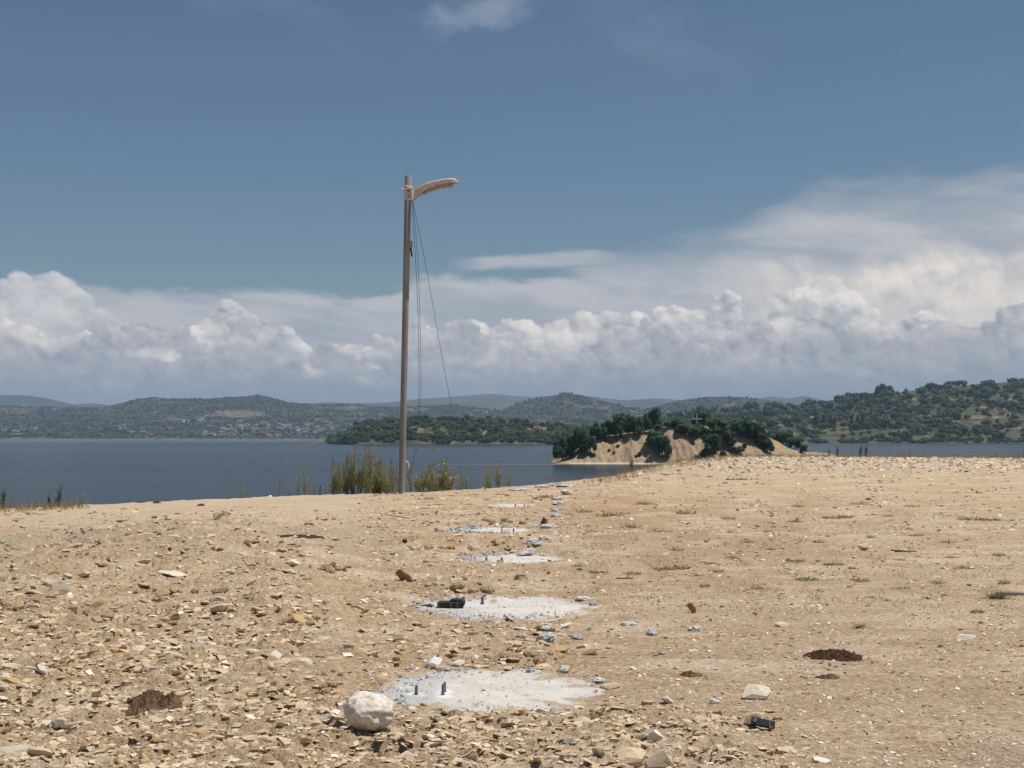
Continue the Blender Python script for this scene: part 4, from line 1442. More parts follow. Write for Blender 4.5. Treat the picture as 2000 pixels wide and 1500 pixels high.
M_CONC = concrete_material()
M_CEM = rock_mat('cement_lump', (0.43, 0.425, 0.415), (0.55, 0.54, 0.52), 20.0, 0.9)
BOLTS = [[(813, 1351, 18), (865, 1352, 22), (868, 1345, 18)], [(905, 1174, 8), (942, 1176, 15)], [(950, 1095, 8), (980, 1095, 9)], [(980, 1037, 7), (1003, 1037, 7)], [(1007, 988, 5), (1024, 988, 5)]]
PLAB = ['nearest and largest grey concrete pad, beside the white boulder', 'second concrete pad from the camera with a black box on it', 'third concrete pad from the camera, middle of the row',
        'fourth concrete pad from the camera, a thin grey strip', 'farthest concrete pad, a thin pale strip near the lamp']
for i, (cx, cy, hw_, hd) in enumerate(PADW):
    nr, na = 34, 150
    tt = np.concatenate([np.linspace(0.02, 0.9, nr - 6), np.linspace(0.92, 1.06, 6)])
    aa = np.linspace(0, 2 * pi, na, endpoint=False)
    T, A_ = np.meshgrid(tt, aa, indexing='ij')
    rad = 1 + 0.12 * vnoise(np.cos(A_) * 1.6 + i * 7, np.sin(A_) * 1.6, 5) + 0.11 * vnoise(np.cos(A_) * 5 + i, np.sin(A_) * 5, 6) + 0.09 * vnoise(np.cos(A_) * 14, np.sin(A_) * 14 + i, 9)
    # a spill tapering to the right
    rad = rad + (0.16 if i in (0, 2) else 0.06) * np.exp(-((A_ - 0.0) / 0.3) ** 2) + (0.16 if i in (0, 2) else 0.06) * np.exp(-((A_ - 2 * pi) / 0.3) ** 2)
    x = T * rad * hw_ * np.cos(A_); y = T * rad * hd * np.sin(A_)
    left = sstep(-x / hw_, 0.05, 0.6)
    zz = 0.012 + 0.006 * vnoise(x * 6, y * 6, 11) + (0.008 + 0.016 * left) * sstep(T, 0.7, 0.95) * (vnoise(x * 17, y * 17, 12) + 0.3) - 0.10 * sstep(T, 0.97, 1.06) + 0.006 * sstep(fbm(x * 4.5, y * 3.0, 4, 60 + i) + 0.55 * sstep(T, 0.62, 1.0), 0.34, 0.5) * (1 + vnoise(x * 30, y * 30, 3))
    rim = np.clip(sstep(T, 0.72, 0.98) * 0.5 + left * sstep(fbm(x * 3, y * 3, 3, i), -0.35, 0.15), 0, 1)
    lime = np.zeros_like(x)
    soil_a = sstep(fbm(x * 4.5, y * 3.0, 4, 60 + i) + 0.55 * sstep(T, 0.62, 1.0), 0.34, 0.5)
    pl = []
    for (bx, by, bh) in BOLTS[i]:
        Yb = flatY(by); Xb = (bx - 1000) / FOC * Yb
        q = np.hypot((x + cx - Xb) / 0.08, (y + cy - Yb) / 0.11) + 0.5 * vnoise(x * 9, y * 9, 4)
        lime = np.maximum(lime, sstep(-q, -1.2, -0.3))
        pl.append((Xb - cx, Yb - cy, bh * Yb / FOC))
    me = npmesh('slab', np.stack([x, y, zz], -1).reshape(-1, 3), gridfaces(len(tt), na, True)[:, ::-1], smooth=True, attrs={'rim': rim, 'lime': lime, 'soil': soil_a})
    r = tag(bpy.data.objects.new('concrete_pad', None), PLAB[i], 'concrete pad', 'row of concrete lamp foundations')
    COL.objects.link(r); r.location = (cx, cy, -0.035)
    link('slab', me, M_CONC, r)
    for (bx, by, bh) in pl:
        bh = max(bh, 0.07)
        rb = 0.012 if i == 0 else 0.018
        prf = []
        for k in range(9):      # threaded rod: stepped rings
            prf += [(0, 0, -0.02 + bh * k / 9), (0, 0, -0.02 + bh * (k + 0.5) / 9)]
        V, F = tube([(0.02 * q[2] + 0, 0, q[2]) for q in prf] + [(0.002, 0, bh)], [rb if k % 2 else rb * 0.86 for k in range(18)] + [rb * 0.8], 10)
        b = link('anchor_bolt', pymesh('anchor_bolt', V, F), M_STEEL, r, (bx, by, 0.012))
        V, F = tube([(0, 0, bh * 0.02), (0, 0, bh * 0.14)], rb * 1.35, 6)
        link('nut', pymesh('nut', V, F), M_STEEL, b)


# ------------------------------------------------------------------ stones
def angular(seed, sub=1, cuts=12, sx=1.0, sy=0.75, sz=0.5, rough=0.08):
    g = np.random.default_rng(seed)
    v, f = ICO[sub]
    v = v * (1 + rough * g.normal(size=(len(v), 1)))
    for _ in range(cuts):
        n_ = g.normal(size=3); n_ /= np.linalg.norm(n_)
        d = 0.36 + 0.36 * g.random()
        e = v @ n_ - d
        v = v - np.where(e > 0, e, 0)[:, None] * n_
    v = v * np.array((sx, sy, sz))
    v = v / (v[:, 0].max() - v[:, 0].min())
    return v, f


R_TAN = rock_mat('tan_stone', (0.50, 0.385, 0.26), (0.58, 0.465, 0.33))
R_GRY = rock_mat('grey_stone', (0.46, 0.39, 0.295), (0.55, 0.475, 0.365))
R_CRM = rock_mat('cream_stone', (0.56, 0.48, 0.37), (0.66, 0.60, 0.50))
R_OCH = rock_mat('ochre_stone', (0.42, 0.28, 0.13), (0.47, 0.34, 0.19))
R_BRN = rock_mat('brown_stone', (0.26, 0.17, 0.10), (0.34, 0.24, 0.15))
R_WHT = rock_mat('white_stone', (0.68, 0.64, 0.57), (0.76, 0.73, 0.68))
CNAME = {R_TAN: 'tan', R_GRY: 'grey', R_CRM: 'cream', R_OCH: 'ochre', R_BRN: 'brown', R_WHT: 'white'}
ST = []
for q in range(10):
    sz = (0.42, 0.55, 0.3, 0.65, 0.36)[q % 5]
    v, f = angular(300 + q, 1, 13, 1.0, 0.6 + 0.3 * ((q * 7) % 5) / 5, sz)
    ST.append((npmesh('stone', v, f), v[:, 2].max() - v[:, 2].min()))
SLAB = []
for q in range(4):
    v, f = angular(330 + q, 1, 9, 1.0, 0.7, 0.16)
    SLAB.append((npmesh('stone', v, f), v[:, 2].max() - v[:, 2].min()))


def stone(px, py, w, h, m_, lab, grp=None, kind='ST', k=None, tilt=None, name='stone', cat='stone', sink=0.22):
    p = G(px, py)
    s = w * p[1] / FOC
    me, mh = (ST if kind == 'ST' else SLAB)[(px * 7 + py) % (10 if kind == 'ST' else 4) if k is None else k]
    hz = h * p[1] / FOC * 0.95
    rz = ((px * 13 + py * 7) % 100) / 100 * 1.2 - 0.6 + (pi if px % 2 else 0)
    o = link(name, me, m_, None, (p[0], p[1], p[2] + hz * (0.5 - sink)), (tilt or ((px % 7 - 3) * .05), ((py % 5 - 2) * .05), rz), (s, s, hz / mh))
    return tag(o, lab, cat, grp)


# the white boulder
g = np.random.default_rng(77)
v, f = ico(4)
v = v.copy()
nn = 0
for q in range(3):
    a_ = (1.6, 3.6, 9.0)[q]
    nn = nn + (0.06, 0.038, 0.014)[q] * (vnoise(v[:, 0] * a_ + 3, v[:, 1] * a_ + v[:, 2] * a_ * 1.3, 20 + q) + vnoise(v[:, 2] * a_ + 7, v[:, 0] * a_ - v[:, 1] * a_, 30 + q))
groove = np.exp(-((v[:, 0] - 0.38 + 0.15 * v[:, 2]) / 0.10) ** 2) * np.clip(-v[:, 1] + 0.3, 0, 1) * 0.10
v = v * (1 + nn - groove)[:, None]
under = v[:, 2] < -0.25
v[under, 0] *= 1 - 0.35 * np.clip(-0.25 - v[under, 2], 0, 1); v[under, 1] *= 1 - 0.4 * np.clip(-0.25 - v[under, 2], 0, 1)
p = G(718, 1434)
s = 101 * p[1] / FOC
v = v * np.array((0.5, 0.5, 0.41))


def boulder_material():
    m, n, p_ = mat('pale_limestone', 0.9, 0.2)
    co = objco(n)
    a = n.noise(co, 7.0, 6, 0.65); b = n.noise(co, 38.0, 5, 0.7)
    pit = n.voro(co, 24.0)
    k = n.mix(n.ss(a, 0.4, 0.62), (0.64, 0.57, 0.47), (0.80, 0.755, 0.68))
    k = n.mix(n.mul(n.ss(b, 0.56, 0.7), 0.6), k, (0.40, 0.31, 0.21))
    k = n.mix(n.mul(n.ss(n.noise(co, 3.0, 3, 0.5), 0.52, 0.62), 0.45), k, (0.50, 0.39, 0.26))
    k = n.mix(n.mul(n.ss(pit, 0.18, 0.08), 0.5), k, (0.36, 0.27, 0.18))
    n.put(p_.inputs['Base Color'], k)
    h1 = bump(n, p_, n.add(n.mul(a, 1.0), n.mul(b, 0.5)), 0.6, 0.02)
    bump(n, p_, n.ss(pit, 0.05, 0.3), 0.5, 0.02, h1)
    return m


o = link('boulder', npmesh('boulder', v, f, smooth=True), boulder_material(), None, (p[0], p[1] + 0.12, p[2] + 0.36 * s), (0.1, 0.12, 0.2), (s, s, s))
tag(o, 'big rounded white boulder in front of the nearest concrete pad', 'boulder')

NAMED = [
    (793, 1134, 36, 30, R_BRN, 'large brown block standing upright left behind the second pad', 'ST', 3),
    (797, 1137, 15, 8, R_TAN, 'small rounded tan stone at the foot of the upright brown block', 'ST', 1),
    (1353, 1197, 19, 21, R_BRN, 'brown angular stone standing alone right of the second pad', 'ST', 3),
    (1687, 1075, 27, 17, R_CRM, 'pointed cream stone standing alone on the right-hand flat', 'ST', 1),
    (1476, 1364, 56, 30, R_CRM, 'large smooth cream stone half buried right of the nearest pad', 'ST', 5),
    (832, 1386, 29, 19, R_OCH, 'rounded ochre stone lying on the front rim of the nearest pad', 'ST', 1),
    (847, 1303, 36, 24, R_WHT, 'white chunk of stone on the far rim of the nearest pad', 'ST', 6),
    (892, 1300, 30, 12, R_CRM, 'pale flat chunk beside the white one behind the nearest pad', 'ST', 2),
    (1106, 966, 26, 13, R_WHT, 'big white stone near the far end of the cement trail', 'ST', 6),
    (1155, 1279, 34, 18, R_BRN, 'dark brown tilted stone casting shade right behind the nearest pad', 'ST', 0),
    (1097, 1274, 50, 16, R_OCH, 'long ochre slab lying behind the nearest pad', 'ST', 2),
    (1186, 1345, 42, 13, R_TAN, 'long tan stone off the right rim of the nearest pad', 'ST', 2),
    (1283, 1446, 34, 24, R_WHT, 'jagged white rock in the rubble below the nearest pad, right side', 'ST', 8),
    (1396, 1374, 24, 13, R_WHT, 'small white stone left above the black plastic part', 'ST', 1),
    (1302, 1372, 24, 17, R_CRM, 'round cream stone at the top of the right front rubble', 'ST', 6),
    (1466, 1412, 36, 26, R_TAN, 'tan block right behind the black plastic part', 'ST', 3),
    (1228, 1484, 62, 40, R_TAN, 'large tan rock near the bottom edge, middle', 'ST', 5),
    (1290, 1500, 64, 42, R_TAN, 'large tan rock cut by the bottom edge, right of its twin', 'ST', 8),
    (1170, 1478, 34, 34, R_TAN, 'tan rock left of the two large ones at the bottom edge', 'ST', 6),
    (1220, 1495, 34, 16, R_GRY, 'smooth grey flat stone leaning on the large bottom rock', 'ST', 1),
    (1530, 1467, 42, 12, R_GRY, 'flat grey stone pressed into the soil at lower right', 'SL', 1),
    (1605, 1485, 34, 6, R_WHT, 'flat white stone at the lower right edge of the flat', 'SL', 2),
    (1880, 1247, 48, 10, R_CRM, 'broad flat cream stone on the right flat', 'SL', 0),
    (1522, 1224, 30, 12, R_CRM, 'pale low stone right of the lone brown one', 'ST', 2),
    (118, 1160, 44, 26, R_GRY, 'big grey slab in the rubble at left', 'SL', 3),
    (92, 1143, 28, 14, R_GRY, 'grey stone above the big grey slab at left', 'ST', 2),
    (330, 1124, 56, 13, R_CRM, 'long cream slab in the middle of the left rubble', 'SL', 1),
    (570, 1105, 30, 17, R_CRM, 'pale block on the right side of the left rubble', 'ST', 6),
    (435, 1158, 36, 14, R_BRN, 'long brown block among the left rubble', 'ST', 2),
    (648, 1108, 15, 12, R_BRN, 'dark brown stone at the right end of the left rubble', 'ST', 3),
    (355, 1188, 30, 14, R_GRY, 'grey flake propped up in the left rubble', 'ST', 4),
    (425, 1194, 38, 18, R_TAN, 'tan slab leaning in the left rubble', 'ST', 7),
    (18, 1478, 80, 26, R_GRY, 'large grey slab in the bottom left corner', 'ST', 2),
    (75, 1478, 60, 26, R_TAN, 'tan slab next to the large grey one in the bottom left corner', 'ST', 7),
    (148, 1497, 50, 12, R_TAN, 'flat tan slab at the bottom edge on the left', 'SL', 2),
    (10, 1352, 30, 26, R_CRM, 'pale block at the left edge of the photo', 'ST', 6),
    (85, 1318, 34, 26, R_CRM, 'cream block near the left edge above the pale one', 'ST', 3),
    (70, 1386, 20, 14, R_WHT, 'white chunk left of the brown dung', 'ST', 1),
    (85, 1428, 13, 20, R_GRY, 'leftmost of the grey slate flakes standing in the rubble', 'SL', 0),
    (110, 1425, 36, 24, R_GRY, 'second grey slate flake from the left in the rubble', 'ST', 2),
    (140, 1424, 38, 24, R_GRY, 'tallest grey slate flake in the row', 'ST', 4),
    (160, 1420, 20, 16, R_GRY, 'rightmost grey slate flake in the row', 'ST', 2),
    (535, 1285, 34, 24, R_CRM, 'pale block in the rubble right of centre left', 'ST', 6),
    (548, 1302, 52, 20, R_TAN, 'tan block under the pale one, left of the nearest pad', 'ST', 5),
    (570, 1216, 54, 18, R_OCH, 'ochre clod in the rubble above the nearest pad, left', 'ST', 8),
    (262, 1262, 30, 18, R_GRY, 'flat grey stone in the left foreground rubble', 'ST', 0),
    (236, 1274, 20, 18, R_BRN, 'brown stone beside the flat grey one at left', 'ST', 3),
    (1373, 893, 26, 8, R_WHT, 'white boulder on the plateau rim, left of the others', 'ST', 1),
    (1843, 893, 26, 9, R_WHT, 'white boulder on the far plateau rim at right', 'ST', 5),
    (1645, 894, 14, 7, R_WHT, 'white stone on the far rim behind the weeds', 'ST', 6),
    (1591, 895, 9, 6, R_WHT, 'small white stone on the far rim near the island tip', 'ST', 6),
    (1228, 938, 12, 6, R_WHT, 'small white stone on the track right of the white far stone', 'ST', 1),
    (1172, 940, 12, 8, R_CRM, 'small cream stone on the rise beyond the cement trail', 'ST', 3),
    (14, 1006, 12, 7, R_WHT, 'small white stone on the smooth track at far left', 'ST', 1),
    (527, 970, 9, 5, R_WHT, 'small white stone on the lake edge left of the shrubs', 'ST', 6),
]
for (px, py, w, h, m_, lab, kd, k) in NAMED:
    stone(px, py, w, h, m_, lab, None, kd, k, sink=0.06 if 'upright' in lab or 'alone' in lab else 0.22)

# loose stones large enough to pick out, by area
g = random.Random(99)
AREAS = [  # n, px range, row range, size px, colours, where
    (92, (0, 640), (1030, 1240), (14, 34), (R_TAN, R_GRY, R_TAN, R_GRY, R_OCH, R_CRM, R_BRN), 'in the spoil heaps at left', 0.7),
    (66, (0, 700), (1250, 1500), (18, 44), (R_TAN, R_TAN, R_GRY, R_CRM, R_OCH), 'in the left foreground rubble', 0.7),
    (48, (700, 1450), (1410, 1500), (18, 40), (R_TAN, R_TAN, R_GRY, R_OCH, R_CRM), 'in the rubble along the bottom edge', 0.7),
    (26, (780, 1250), (1212, 1285), (12, 26), (R_TAN, R_OCH, R_GRY, R_CRM), 'between the two nearest concrete pads', 0.6),
    (24, (1250, 1500), (1380, 1460), (14, 30), (R_TAN, R_TAN, R_CRM, R_GRY), 'in the heap left of the black plastic part', 0.6),
]
for (n_, xr, yr, sr, cs, where, asp) in AREAS:
    for i in range(n_):
        px = g.uniform(*xr); py = g.uniform(*yr)
        if any(abs(px - a[0]) < a[2] * 1.15 and a[4] - 6 < py < a[3] + 6 for a in PADS): continue
        if abs(px - 716) < 80 and abs(py - 1400) < 70: continue
        w = sr[0] + (sr[1] - sr[0]) * g.random() ** 2.2
        m_ = g.choice(cs)
        stone(int(px), int(py), w, w * (0.30 + asp * 0.35 * g.random()), m_, 'loose ' + CNAME[m_] + ' stone ' + where, 'loose ' + CNAME[m_] + ' stones ' + where, sink=0.36)

# cement lumps spilt along the row
LUMPS = [(1066, 1229, 26, 9), (1067, 1252, 38, 20), (1021, 1227, 14, 9), (1021, 1245, 15, 11), (1127, 1248, 22, 12), (1228, 1221, 30, 9), (1273, 1240, 23, 15), (1357, 1231, 28, 12),
         (1158, 1184, 16, 12), (1139, 1171, 30, 8), (875, 1309, 24, 10), (1036, 1315, 20, 16), (1100, 1313, 20, 12), (1168, 1332, 36, 13), (1040, 1204, 16, 7),
         (1051, 1076, 22, 9), (1041, 1062, 28, 14), (1063, 1054, 26, 10), (1081, 1044, 22, 11), (1072, 1031, 32, 10), (1086, 1010, 20, 9), (1083, 999, 14, 8), (1091, 986, 28, 9),
         (1087, 976, 24, 7), (1062, 1083, 20, 6), (1022, 957, 34, 5), (1005, 958, 28, 4), (1060, 952, 26, 6), (1078, 949, 20, 6), (1410, 1243, 18, 8), (1294, 1278, 12, 9), (1044, 1029, 18, 6)]
LM = []
for q in range(5):
    gg = np.random.default_rng(500 + q)
    v, f = ico(2)
    v = v * (1 + 0.18 * gg.normal(size=(len(v), 1)) * 0.6 + 0.25 * vnoise(v[:, 0] * 2.2 + q * 9, v[:, 1] * 2.2 + v[:, 2] * 2, q)[:, None])
    v[:, 2] *= 0.55
    v = v / (v[:, 0].max() - v[:, 0].min())
    LM.append((npmesh('cement_lump', v, f), v[:, 2].max() - v[:, 2].min()))
for i, (px, py, w, h) in enumerate(LUMPS):
    p = G(px, py); s = w * p[1] / FOC; hz = h * p[1] / FOC * 1.15
    where = ('in the trail leading back towards the lamp' if py < 1090 else 'scattered round the second pad' if py < 1260 else 'round the rim of the nearest pad')
    o = link('cement_lump', LM[i % 5][0], M_CEM, None, (p[0], p[1], p[2] + hz * 0.2), (0, 0, i * 1.7), (s, s * 1.2, hz / LM[i % 5][1]))
    tag(o, 'crumbly grey cement lump ' + where, 'cement lump', 'cement lumps ' + where)
p = G(1027, 1080); s = p[1] / FOC
o = link('cement_lump', LM[2][0], M_CEM, None, (p[0], p[1], p[2] + 0.06), (0, -0.25, 0.7), (46 * s, 26 * s, 20 * s))
tag(o, 'long pale-topped cement lump overhanging behind the third pad', 'cement lump')
p = G(1105, 951); s = p[1] / FOC
o = link('cement_heap', LM[1][0], M_CEM, None, (p[0], p[1], p[2]), (0, 0, 0.3), (44 * s, 44 * s, 26 * s))
tag(o, 'low grey heap of cement at the far end of the trail', 'cement heap')

# ------------------------------------------------------------------ dung and clods
M_DUNG = simple('dry_dung', (0.095, 0.053, 0.036), 0.95, 0.45, 30.0, 0.15, bmp=1.0, bdist=0.03)
M_CLOD = simple('brown_clod', (0.19, 0.118, 0.075), 0.95, 0.45, 24.0, 0.15, bmp=1.0, bdist=0.03)


def mound(px, py, w, dep, h, m_, name, lab, cat, seed, grp=None, lumpy=1.0, rz=0.0):
    p = G(px, py); s = p[1] / FOC
    W_ = w * s; H_ = h * s; D_ = dep
    nr, na = 22, 60
    T, A_ = np.meshgrid(np.linspace(0.02, 1, nr), np.linspace(0, 2 * pi, na, endpoint=False), indexing='ij')
    rad = 1 + 0.22 * vnoise(np.cos(A_) * 1.5 + seed, np.sin(A_) * 1.5, seed) + 0.10 * vnoise(np.cos(A_) * 6, np.sin(A_) * 6 + seed, seed + 1)
    x = T * rad * W_ / 2 * np.cos(A_); y = T * rad * D_ / 2 * np.sin(A_)
    f_ = 26 / max(W_, 0.2) ** 0.5
    z = H_ * ((1 - T ** 2.2) * (0.7 + 0.5 * vnoise(x / W_ * 3 + seed, y / D_ * 3, seed + 2)) + lumpy * 0.28 * vnoise(x * f_, y * f_, seed + 3) * (1 - T ** 6) + lumpy * 0.2 * np.abs(vnoise(x * f_ * 2.4, y * f_ * 2.4, seed + 4)) * (1 - T ** 8)) - 0.02 * sstep(T, .9, 1)
    me = npmesh(name, np.stack([x, y, z], -1).reshape(-1, 3), gridfaces(nr, na, True)[:, ::-1])
    return tag(link(name, me, m_, None, (p[0], p[1] + D_ * 0.3, p[2]), (0, 0, rz)), lab, cat, grp)


mound(1638, 1289, 122, 0.42, 16, M_DUNG, 'dung_pile', 'dark brown dung pile lying on the right flat', 'dung', 3)
mound(283, 1392, 118, 0.62, 36, M_CLOD, 'dung_pile', 'big brown dung heap in the left foreground rubble', 'dung', 5)
mound(352, 1418, 96, 0.20, 11, M_CLOD, 'dung_strip', 'thin brown strip trailing from the dung heap at left', 'dung', 8, rz=-0.12)
mound(575, 1050, 112, 0.5, 5, M_DUNG, 'dung_strip', 'long flat dark dung streak beyond the left rubble', 'dung', 11)
mound(1188, 1393, 72, 0.22, 12, M_CLOD, 'earth_clod', 'brown crusted clod right of the nearest pad', 'clod', 14)
mound(1349, 1322, 50, 0.14, 9, M_CLOD, 'earth_clod', 'flat brown clod right of the nearest pad, standing alone', 'clod', 17)
mound(1622, 1326, 54, 0.16, 8, M_CLOD, 'earth_clod', 'flat brown clod just below the dark dung pile', 'clod', 20)
mound(303, 983, 16, 0.5, 4, M_DUNG, 'dung_pat', 'small dark dung pat on the lake edge, left one', 'dung', 23)
mound(390, 988, 15, 0.5, 4, M_DUNG, 'dung_pat', 'small dark dung pat on the track, right one', 'dung', 26)
mound(1063, 1026, 16, 0.5, 13, M_CLOD, 'earth_clod', 'upright dark tuft of earth beside the cement trail', 'clod', 29, lumpy=2.0)
mound(600, 1028, 26, 0.4, 6, M_CLOD, 'earth_clod', 'low brown clod beyond the left rubble heaps', 'clod', 32)

# crumbling heaps of earth turned up by the digger
M_EARTH = rock_mat('turned_earth', (0.33, 0.235, 0.145), (0.46, 0.345, 0.225), 16.0, 1.0)
g = random.Random(314)
for (hx, hy, hw_, hd_, n_, where) in ((300, 1160, 90, 14, 22, 'in the spoil heap at left centre'), (590, 1218, 60, 12, 16, 'in the heap left of the second pad'), (640, 1112, 26, 10, 10, 'right of the pale block at left'), (620, 1335, 46, 20, 18, 'left above the white boulder'),
                                      (1030, 1284, 60, 10, 22, 'along the bank behind the nearest pad'), (905, 1152, 70, 7, 20, 'along the bank behind the second pad'), (50, 1075, 70, 14, 20, 'in the dark heap at the left edge'), (410, 1005, 60, 6, 14, 'on the crest of the left berm'), (20, 1185, 40, 12, 10, 'in the low heap at the left edge'),
                                      (900, 1072, 110, 4, 18, 'along the bank behind the third pad'), (1000, 1020, 60, 4, 14, 'along the bank behind the fourth pad')):
    for i in range(n_):
        px = hx + g.gauss(0, 0.5) * hw_; py = hy + g.gauss(0, 0.5) * hd_
        if any(abs(px - a[0]) < a[2] and a[4] < py < a[3] for a in PADS): continue
        p = G(px, py); s = p[1] / FOC
        w = (8 + 18 * g.random() ** 2) * (0.7 if py < 1100 else 1.0)
        q = LM[i % 5]
        o = link('earth_clod', q[0], M_EARTH, None, (p[0], p[1], p[2] + w * s * 0.12), (g.uniform(-.4, .4), g.uniform(-.4, .4), i * 1.9), (w * s, w * s * 0.9, w * s * 0.62 / q[1]))
        tag(o, 'crumbly brown earth clod ' + where, 'clod', 'earth clods ' + where)

# ------------------------------------------------------------------ litter
p = G(880, 1189); s = p[1] / FOC
r = tag(bpy.data.objects.new('plastic_box', None), 'black plastic box lying on the second concrete pad', 'plastic box'); COL.objects.link(r); r.location = (p[0], p[1], -0.02); r.rotation_euler = (0, 0, -0.08)
link('base', pymesh('base', *box(-2.5 * s, 0.02, 0.035, 45 * s, 0.16, 0.062, 0.008)), M_BLACK, r)
link('lid', pymesh('lid', *box(11 * s, 0.04, 0.078, 24 * s, 0.15, 0.03, 0.008)), M_BLACK, r)
link('rounded_end', pymesh('rounded_end', *tube([(20 * s, -0.04, 0.045), (20 * s, 0.11, 0.045)], 0.042, 14)), M_BLACK, r)
link('pin', pymesh('pin', *tube([(12 * s, 0.0, 0.09), (12 * s, 0.0, 0.125)], [0.006, 0.003], 6)), M_BLACK, r)
M_DUST = simple('dusty_plastic', (0.13, 0.11, 0.09), 0.8, 0.2, 30.0)
for xx in (-22, 2, 14):
    link('rib', pymesh('rib', *box(xx * s, -0.063, 0.036, 2.2 * s, 0.012, 0.060, 0.002)), M_DUST, r)
p = G(827, 1188); s = p[1] / FOC
tag(link('plastic_strip', pymesh('plastic_strip', *box(0, 0.05, 0.02, 32 * s, 0.10, 0.035, 0.005)), M_BLACK, None, (p[0], p[1], p[2] - 0.005), (0, 0, -0.05)), 'flat black strip beside the black box, left rim of the second pad', 'plastic strip')
p = G(1492, 1428); s = p[1] / FOC
r = tag(bpy.data.objects.new('plastic_part', None), 'black plastic part with a ring mark, lower right rubble edge', 'plastic part'); COL.objects.link(r)
r.location = (p[0], p[1] + 0.03, p[2] + 0.045); r.rotation_euler = (-0.5, 0.19, -0.12)
link('body', pymesh('body', *box(0, 0, 0, 46 * s, 0.03, 15 * s, 0.004)), M_BLACK, r)
link('top_flange', pymesh('top_flange', *box(-10 * s, 0.03, 8 * s, 20 * s, 0.05, 0.008, 0.002)), M_DUST, r)
link('clip', pymesh('clip', *merge(box(12 * s, -0.018, -1 * s, 3 * s, 0.012, 11 * s, 0.002), box(15 * s, -0.02, -8 * s, 7 * s, 0.02, 5 * s, 0.003))), M_DUST, r)
a_ = [(-17 * s + 2.6 * s * cos(t), -0.0185, 0.5 * s + 2.9 * s * sin(t)) for t in np.linspace(0, 2 * pi, 17)]
link('ring', pymesh('ring', *tube(a_, 0.0030, 6)), simple('pale_rubber', (0.35, 0.35, 0.34), 0.7), r)
for (px, py, w, h, lab) in ((766, 1086, 11, 6, 'small black plastic scrap left of the third pad'), (790, 1060, 9, 9, 'small upright black scrap left of the fourth pad')):
    p = G(px, py); s = p[1] / FOC
    V, F = merge(box(0, 0, h * s * .4, w * s, 0.05, h * s * .8, 0.008), box(w * s * .2, 0.01, h * s * .85, w * s * .4, 0.04, h * s * .3, 0.004))
    tag(link('plastic_scrap', pymesh('plastic_scrap', V, F), M_BLACK, None, p, (0, 0.15, 0.3)), lab, 'plastic scrap')
M_WOOD = simple('bleached_wood', (0.55, 0.48, 0.38), 0.85, 0.15, 8.0)
M_STICK = simple('dark_stick', (0.07, 0.055, 0.045), 0.9, 0.3, 20.0)
p = G(785, 1014)
V, F = merge(box(0.0, 0, 0.05, 0.42, 0.09, 0.03, 0.004), tube([(-0.42, 0.05, 0.06), (-0.2, 0.03, 0.06), (0.02, 0.0, 0.07)], [0.02, 0.025, 0.025], 8))
tag(link('board', pymesh('board', V, F), M_WOOD, None, p, (0, 0.10, -0.25)), 'bleached broken board lying left of the fourth pad', 'board')
p = G(1765, 1079)
V, F = tube([(-0.19, 0, 0.025), (-0.1, 0.01, 0.022), (0.06, 0, 0.02), (0.2, -0.02, 0.022)], [0.022, 0.016, 0.010, 0.006], 7)
tag(link('stick', pymesh('stick', V, F), M_STICK, None, p, (0, 0, -0.1)), 'dark grey stick lying on the right flat', 'stick')
p = G(1978, 1164)
V, F = tube([(-0.2, 0, 0.03), (0.0, 0.01, 0.03), (0.3, 0, 0.02)], [0.02, 0.02, 0.012], 7)
tag(link('stick', pymesh('stick', V, F), simple('grey_stick', (0.22, 0.21, 0.2), 0.9), None, p), 'grey stick by the weed tuft at the right edge', 'stick')
p = G(1080, 941 + 190)
p = G(1222, 1131)
V, F = merge(tube([(-0.13, 0, 0.01), (0.1, 0, 0.012)], 0.008, 6), tube([(0.02, 0, 0.01), (0.04, 0.02, 0.10)], [0.007, 0.003], 6))
tag(link('twig', pymesh('twig', V, F), M_STICK, None, p), 'small forked twig on the soil right of the second pad', 'twig')

# ------------------------------------------------------------------ gravel and rubble nobody could count
g = np.random.default_rng(1234)
CUBE = np.array([(a, b, c) for c in (-1, 1) for b in (-1, 1) for a in (-1, 1)], float)
TF = np.array([(0, 2, 3), (0, 3, 1), (4, 5, 7), (4, 7, 6), (0, 1, 5), (0, 5, 4), (2, 6, 7), (2, 7, 3), (0, 4, 6), (0, 6, 2), (1, 3, 7), (1, 7, 5)])
TPL = []
for q in range(60):                                 # broken shards: skewed, chipped blocks
    v = CUBE * (1 - 0.65 * g.random((8, 3)) ** 1.6)
    v[:, 0] += 0.35 * g.normal() * v[:, 2]; v[:, 1] += 0.35 * g.normal() * v[:, 2]
    v *= np.array((1.0, 0.6 + 0.4 * g.random(), 0.28 + 0.45 * g.random()))
    TPL.append(v / (v[:, 0].max() - v[:, 0].min()))
TPL = np.array(TPL)


